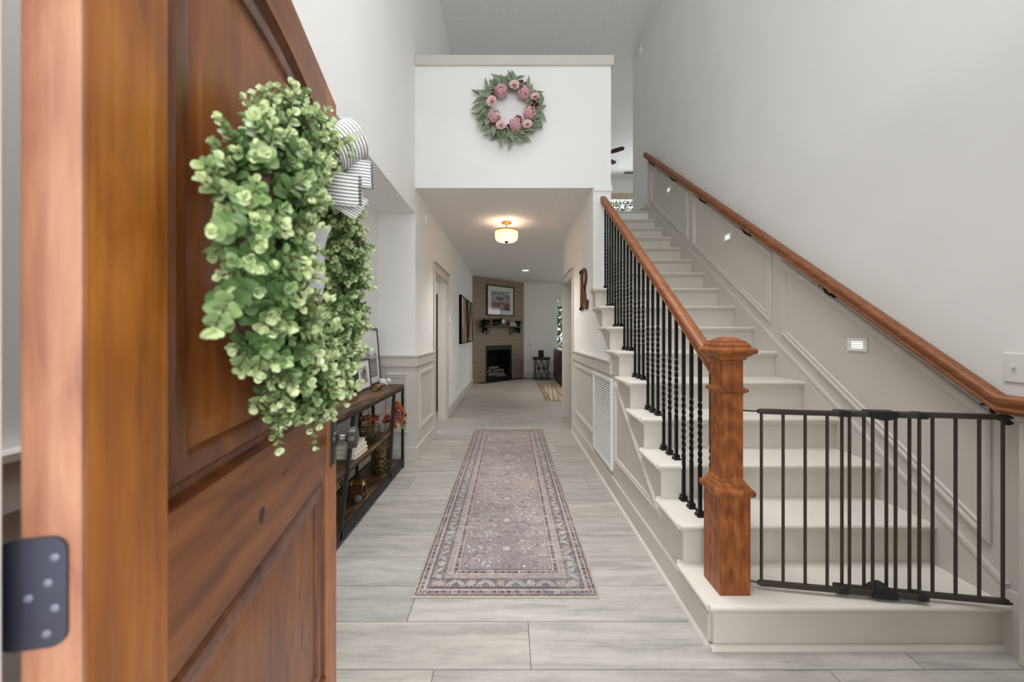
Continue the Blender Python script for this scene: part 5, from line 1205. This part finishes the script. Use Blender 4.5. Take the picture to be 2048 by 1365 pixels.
def window(name, label, x0, x1, z0, z1, cols, rows, shade):
    t = thing(name, label, None, ((x0+x1)/2, YB, z0), 0, None, 'structure'); y0 = YB+.03
    mb = MB()
    for q in ((x0, x1, z0, z0+.04), (x0, x1, z1-.04, z1), (x0, x0+.04, z0, z1), (x1-.04, x1, z0, z1)): mb.box(q[0], q[1], y0, y0+.06, q[2], q[3], .003)
    mb.build('window_frame', M_METALW, t)
    for k in range(1, cols): MB().box(x0+(x1-x0)*k/cols-.009, x0+(x1-x0)*k/cols+.009, y0+.012, y0+.05, z0, z1).build('muntin', M_BLKM, t, smooth=0)
    for k in range(1, rows): MB().box(x0, x1, y0+.012, y0+.05, z0+(z1-z0)*k/rows-.009, z0+(z1-z0)*k/rows+.009).build('muntin', M_BLKM, t, smooth=0)
    MB().box(x0+.03, x1-.03, y0+.028, y0+.032, z0+.03, z1-.03).build('pane', M_GLASS, t, smooth=0)
    bx('sill', M_TRIM, x0-.05, x1+.05, YB-.05, YB+.03, z0-.03, z0, t)
    if shade: MB().box(x0-.02, x1+.02, YB-.03, YB-.002, z1-shade, z1+.05, .004).build('roller_shade', plain('linen_shade', S(196, 184, 164), .85), t)
    return t
window('window_1', 'tall living room window with dark muntins looking onto trees', 1.33, 2.9, .80, 2.29, 6, 4, 0)
window('window_2', 'upstairs loft window with linen shade looking onto trees', 2.6, 4.2, 4.1, 5.28, 8, 5, .14)
# curtain-like blind stack beside living window
bl = thing('window_blind', 'narrow white raised blind at the top of the living room window', 'blind', (2.1, YB, 2.2)); 
for k in range(6): bx('slat', M_WHITE, 1.36, 2.87, YB+.004, YB+.026, 2.07+.03*k, 2.085+.03*k, bl)
bx('headrail', M_WHITE, 1.35, 2.88, YB+.002, YB+.028, 2.245, 2.28, bl)
# trees outside
for k, (tx, ty, h, rr_) in enumerate(((2.3, 13.4, 4.6, 1.5), (5.2, 17.5, 8.5, 1.8), (9.5, 19, 9.0, 2.2), (0.2, 20, 7.5, 2.0))):
    t = thing('tree', ('leafy tree close outside the living room window', 'tall leafy tree outside the loft window', 'broad tree standing farthest right beyond the windows', 'tree farther back beyond the living room wall')[k], 'tree', (tx, ty, -.3))
    MB().tube([(tx, ty, -.3), (tx+.1, ty, h*.4), (tx-.1, ty+.1, h*.85)], [.2, .15, .05], 8).build('trunk', M_TWIG, t)
    mb = MB(); rt = random.Random(k)
    for _ in range(2200):
        v = Vector((rt.gauss(0, 1), rt.gauss(0, 1), rt.gauss(0, 1))).normalized()*rr_*rt.random()**.33; p = Vector((tx, ty, h*.62))+Vector((v.x, v.y, v.z*1.5))
        mb.leaf(p, Vector((rt.uniform(-1, 1), rt.uniform(-1, 1), rt.uniform(-1, .4))), (rt.uniform(-1, 1), rt.uniform(-1, 1), 1), .22, .13, .1, False)
    mb.build('foliage', M_TREE, t, kind='stuff', smooth=0)
# loft ceiling fan
fn_ = thing('ceiling_fan', 'dark walnut bladed ceiling fan hanging in the upstairs loft', 'fan', (2.03, 8.6, ZC))
MB().lathe([(.07, 0), (.07, -.03), (.03, -.05), (.012, -.055)], (2.03, 8.6, ZC), 20).lathe([(.012, -.05), (.012, -.30)], (2.03, 8.6, ZC), 10).build('downrod', M_BRONZE, fn_, smooth=40)
MB().lathe([(.03, -.29), (.09, -.31), (.11, -.34), (.11, -.40), (.08, -.44), (.05, -.47), (.001, -.48)], (2.03, 8.6, ZC), 24).build('motor', M_BRONZE, fn_, smooth=40)
a1 = math.atan2(8.24-8.6, 2.505-2.03)
for k in range(5):
    a = a1+k*2*PI/5; R3 = Matrix.Translation((2.03, 8.6, ZC-.39)) @ Matrix.Rotation(a, 4, 'Z') @ Matrix.Rotation(-.26, 4, 'X')
    MB().prism([(.17, -.05), (.45, -.065), (.60, -.06), (.635, -.03), (.635, .03), (.60, .06), (.45, .065), (.17, .05)], -.004, .004, 2, R3).box(.08, .2, -.015, .015, -.004, .006, 0, R3).build('blade', M_FAN, fn_, smooth=0)
cv = thing('ceiling_vent', 'small dark slotted vent in the loft ceiling near the window', 'vent', (3.33, 10.37, ZC)); bx('vent_frame', M_WHITE, 3.18, 3.50, 10.28, 10.46, ZC-.008, ZC, cv)
for k in range(5): bx('louvre', M_BLKM, 3.20, 3.48, 10.295+.032*k, 10.315+.032*k, ZC-.011, ZC-.006, cv)
# dark cabinet in the side room
cb = thing('tall_cabinet', 'tall dark cabinet glimpsed through the left hall doorway', 'cabinet', (-1.45, 6.25, 0))
bx('body', M_DARKW, -1.9, -1.12, 6.05, 6.45, .0, 1.92, cb); 
for s_ in (-1, 1): bx('door', M_DARKW, -1.51+.005*s_, -1.51+.38*s_, 6.03, 6.05, .08, 1.86, cb)
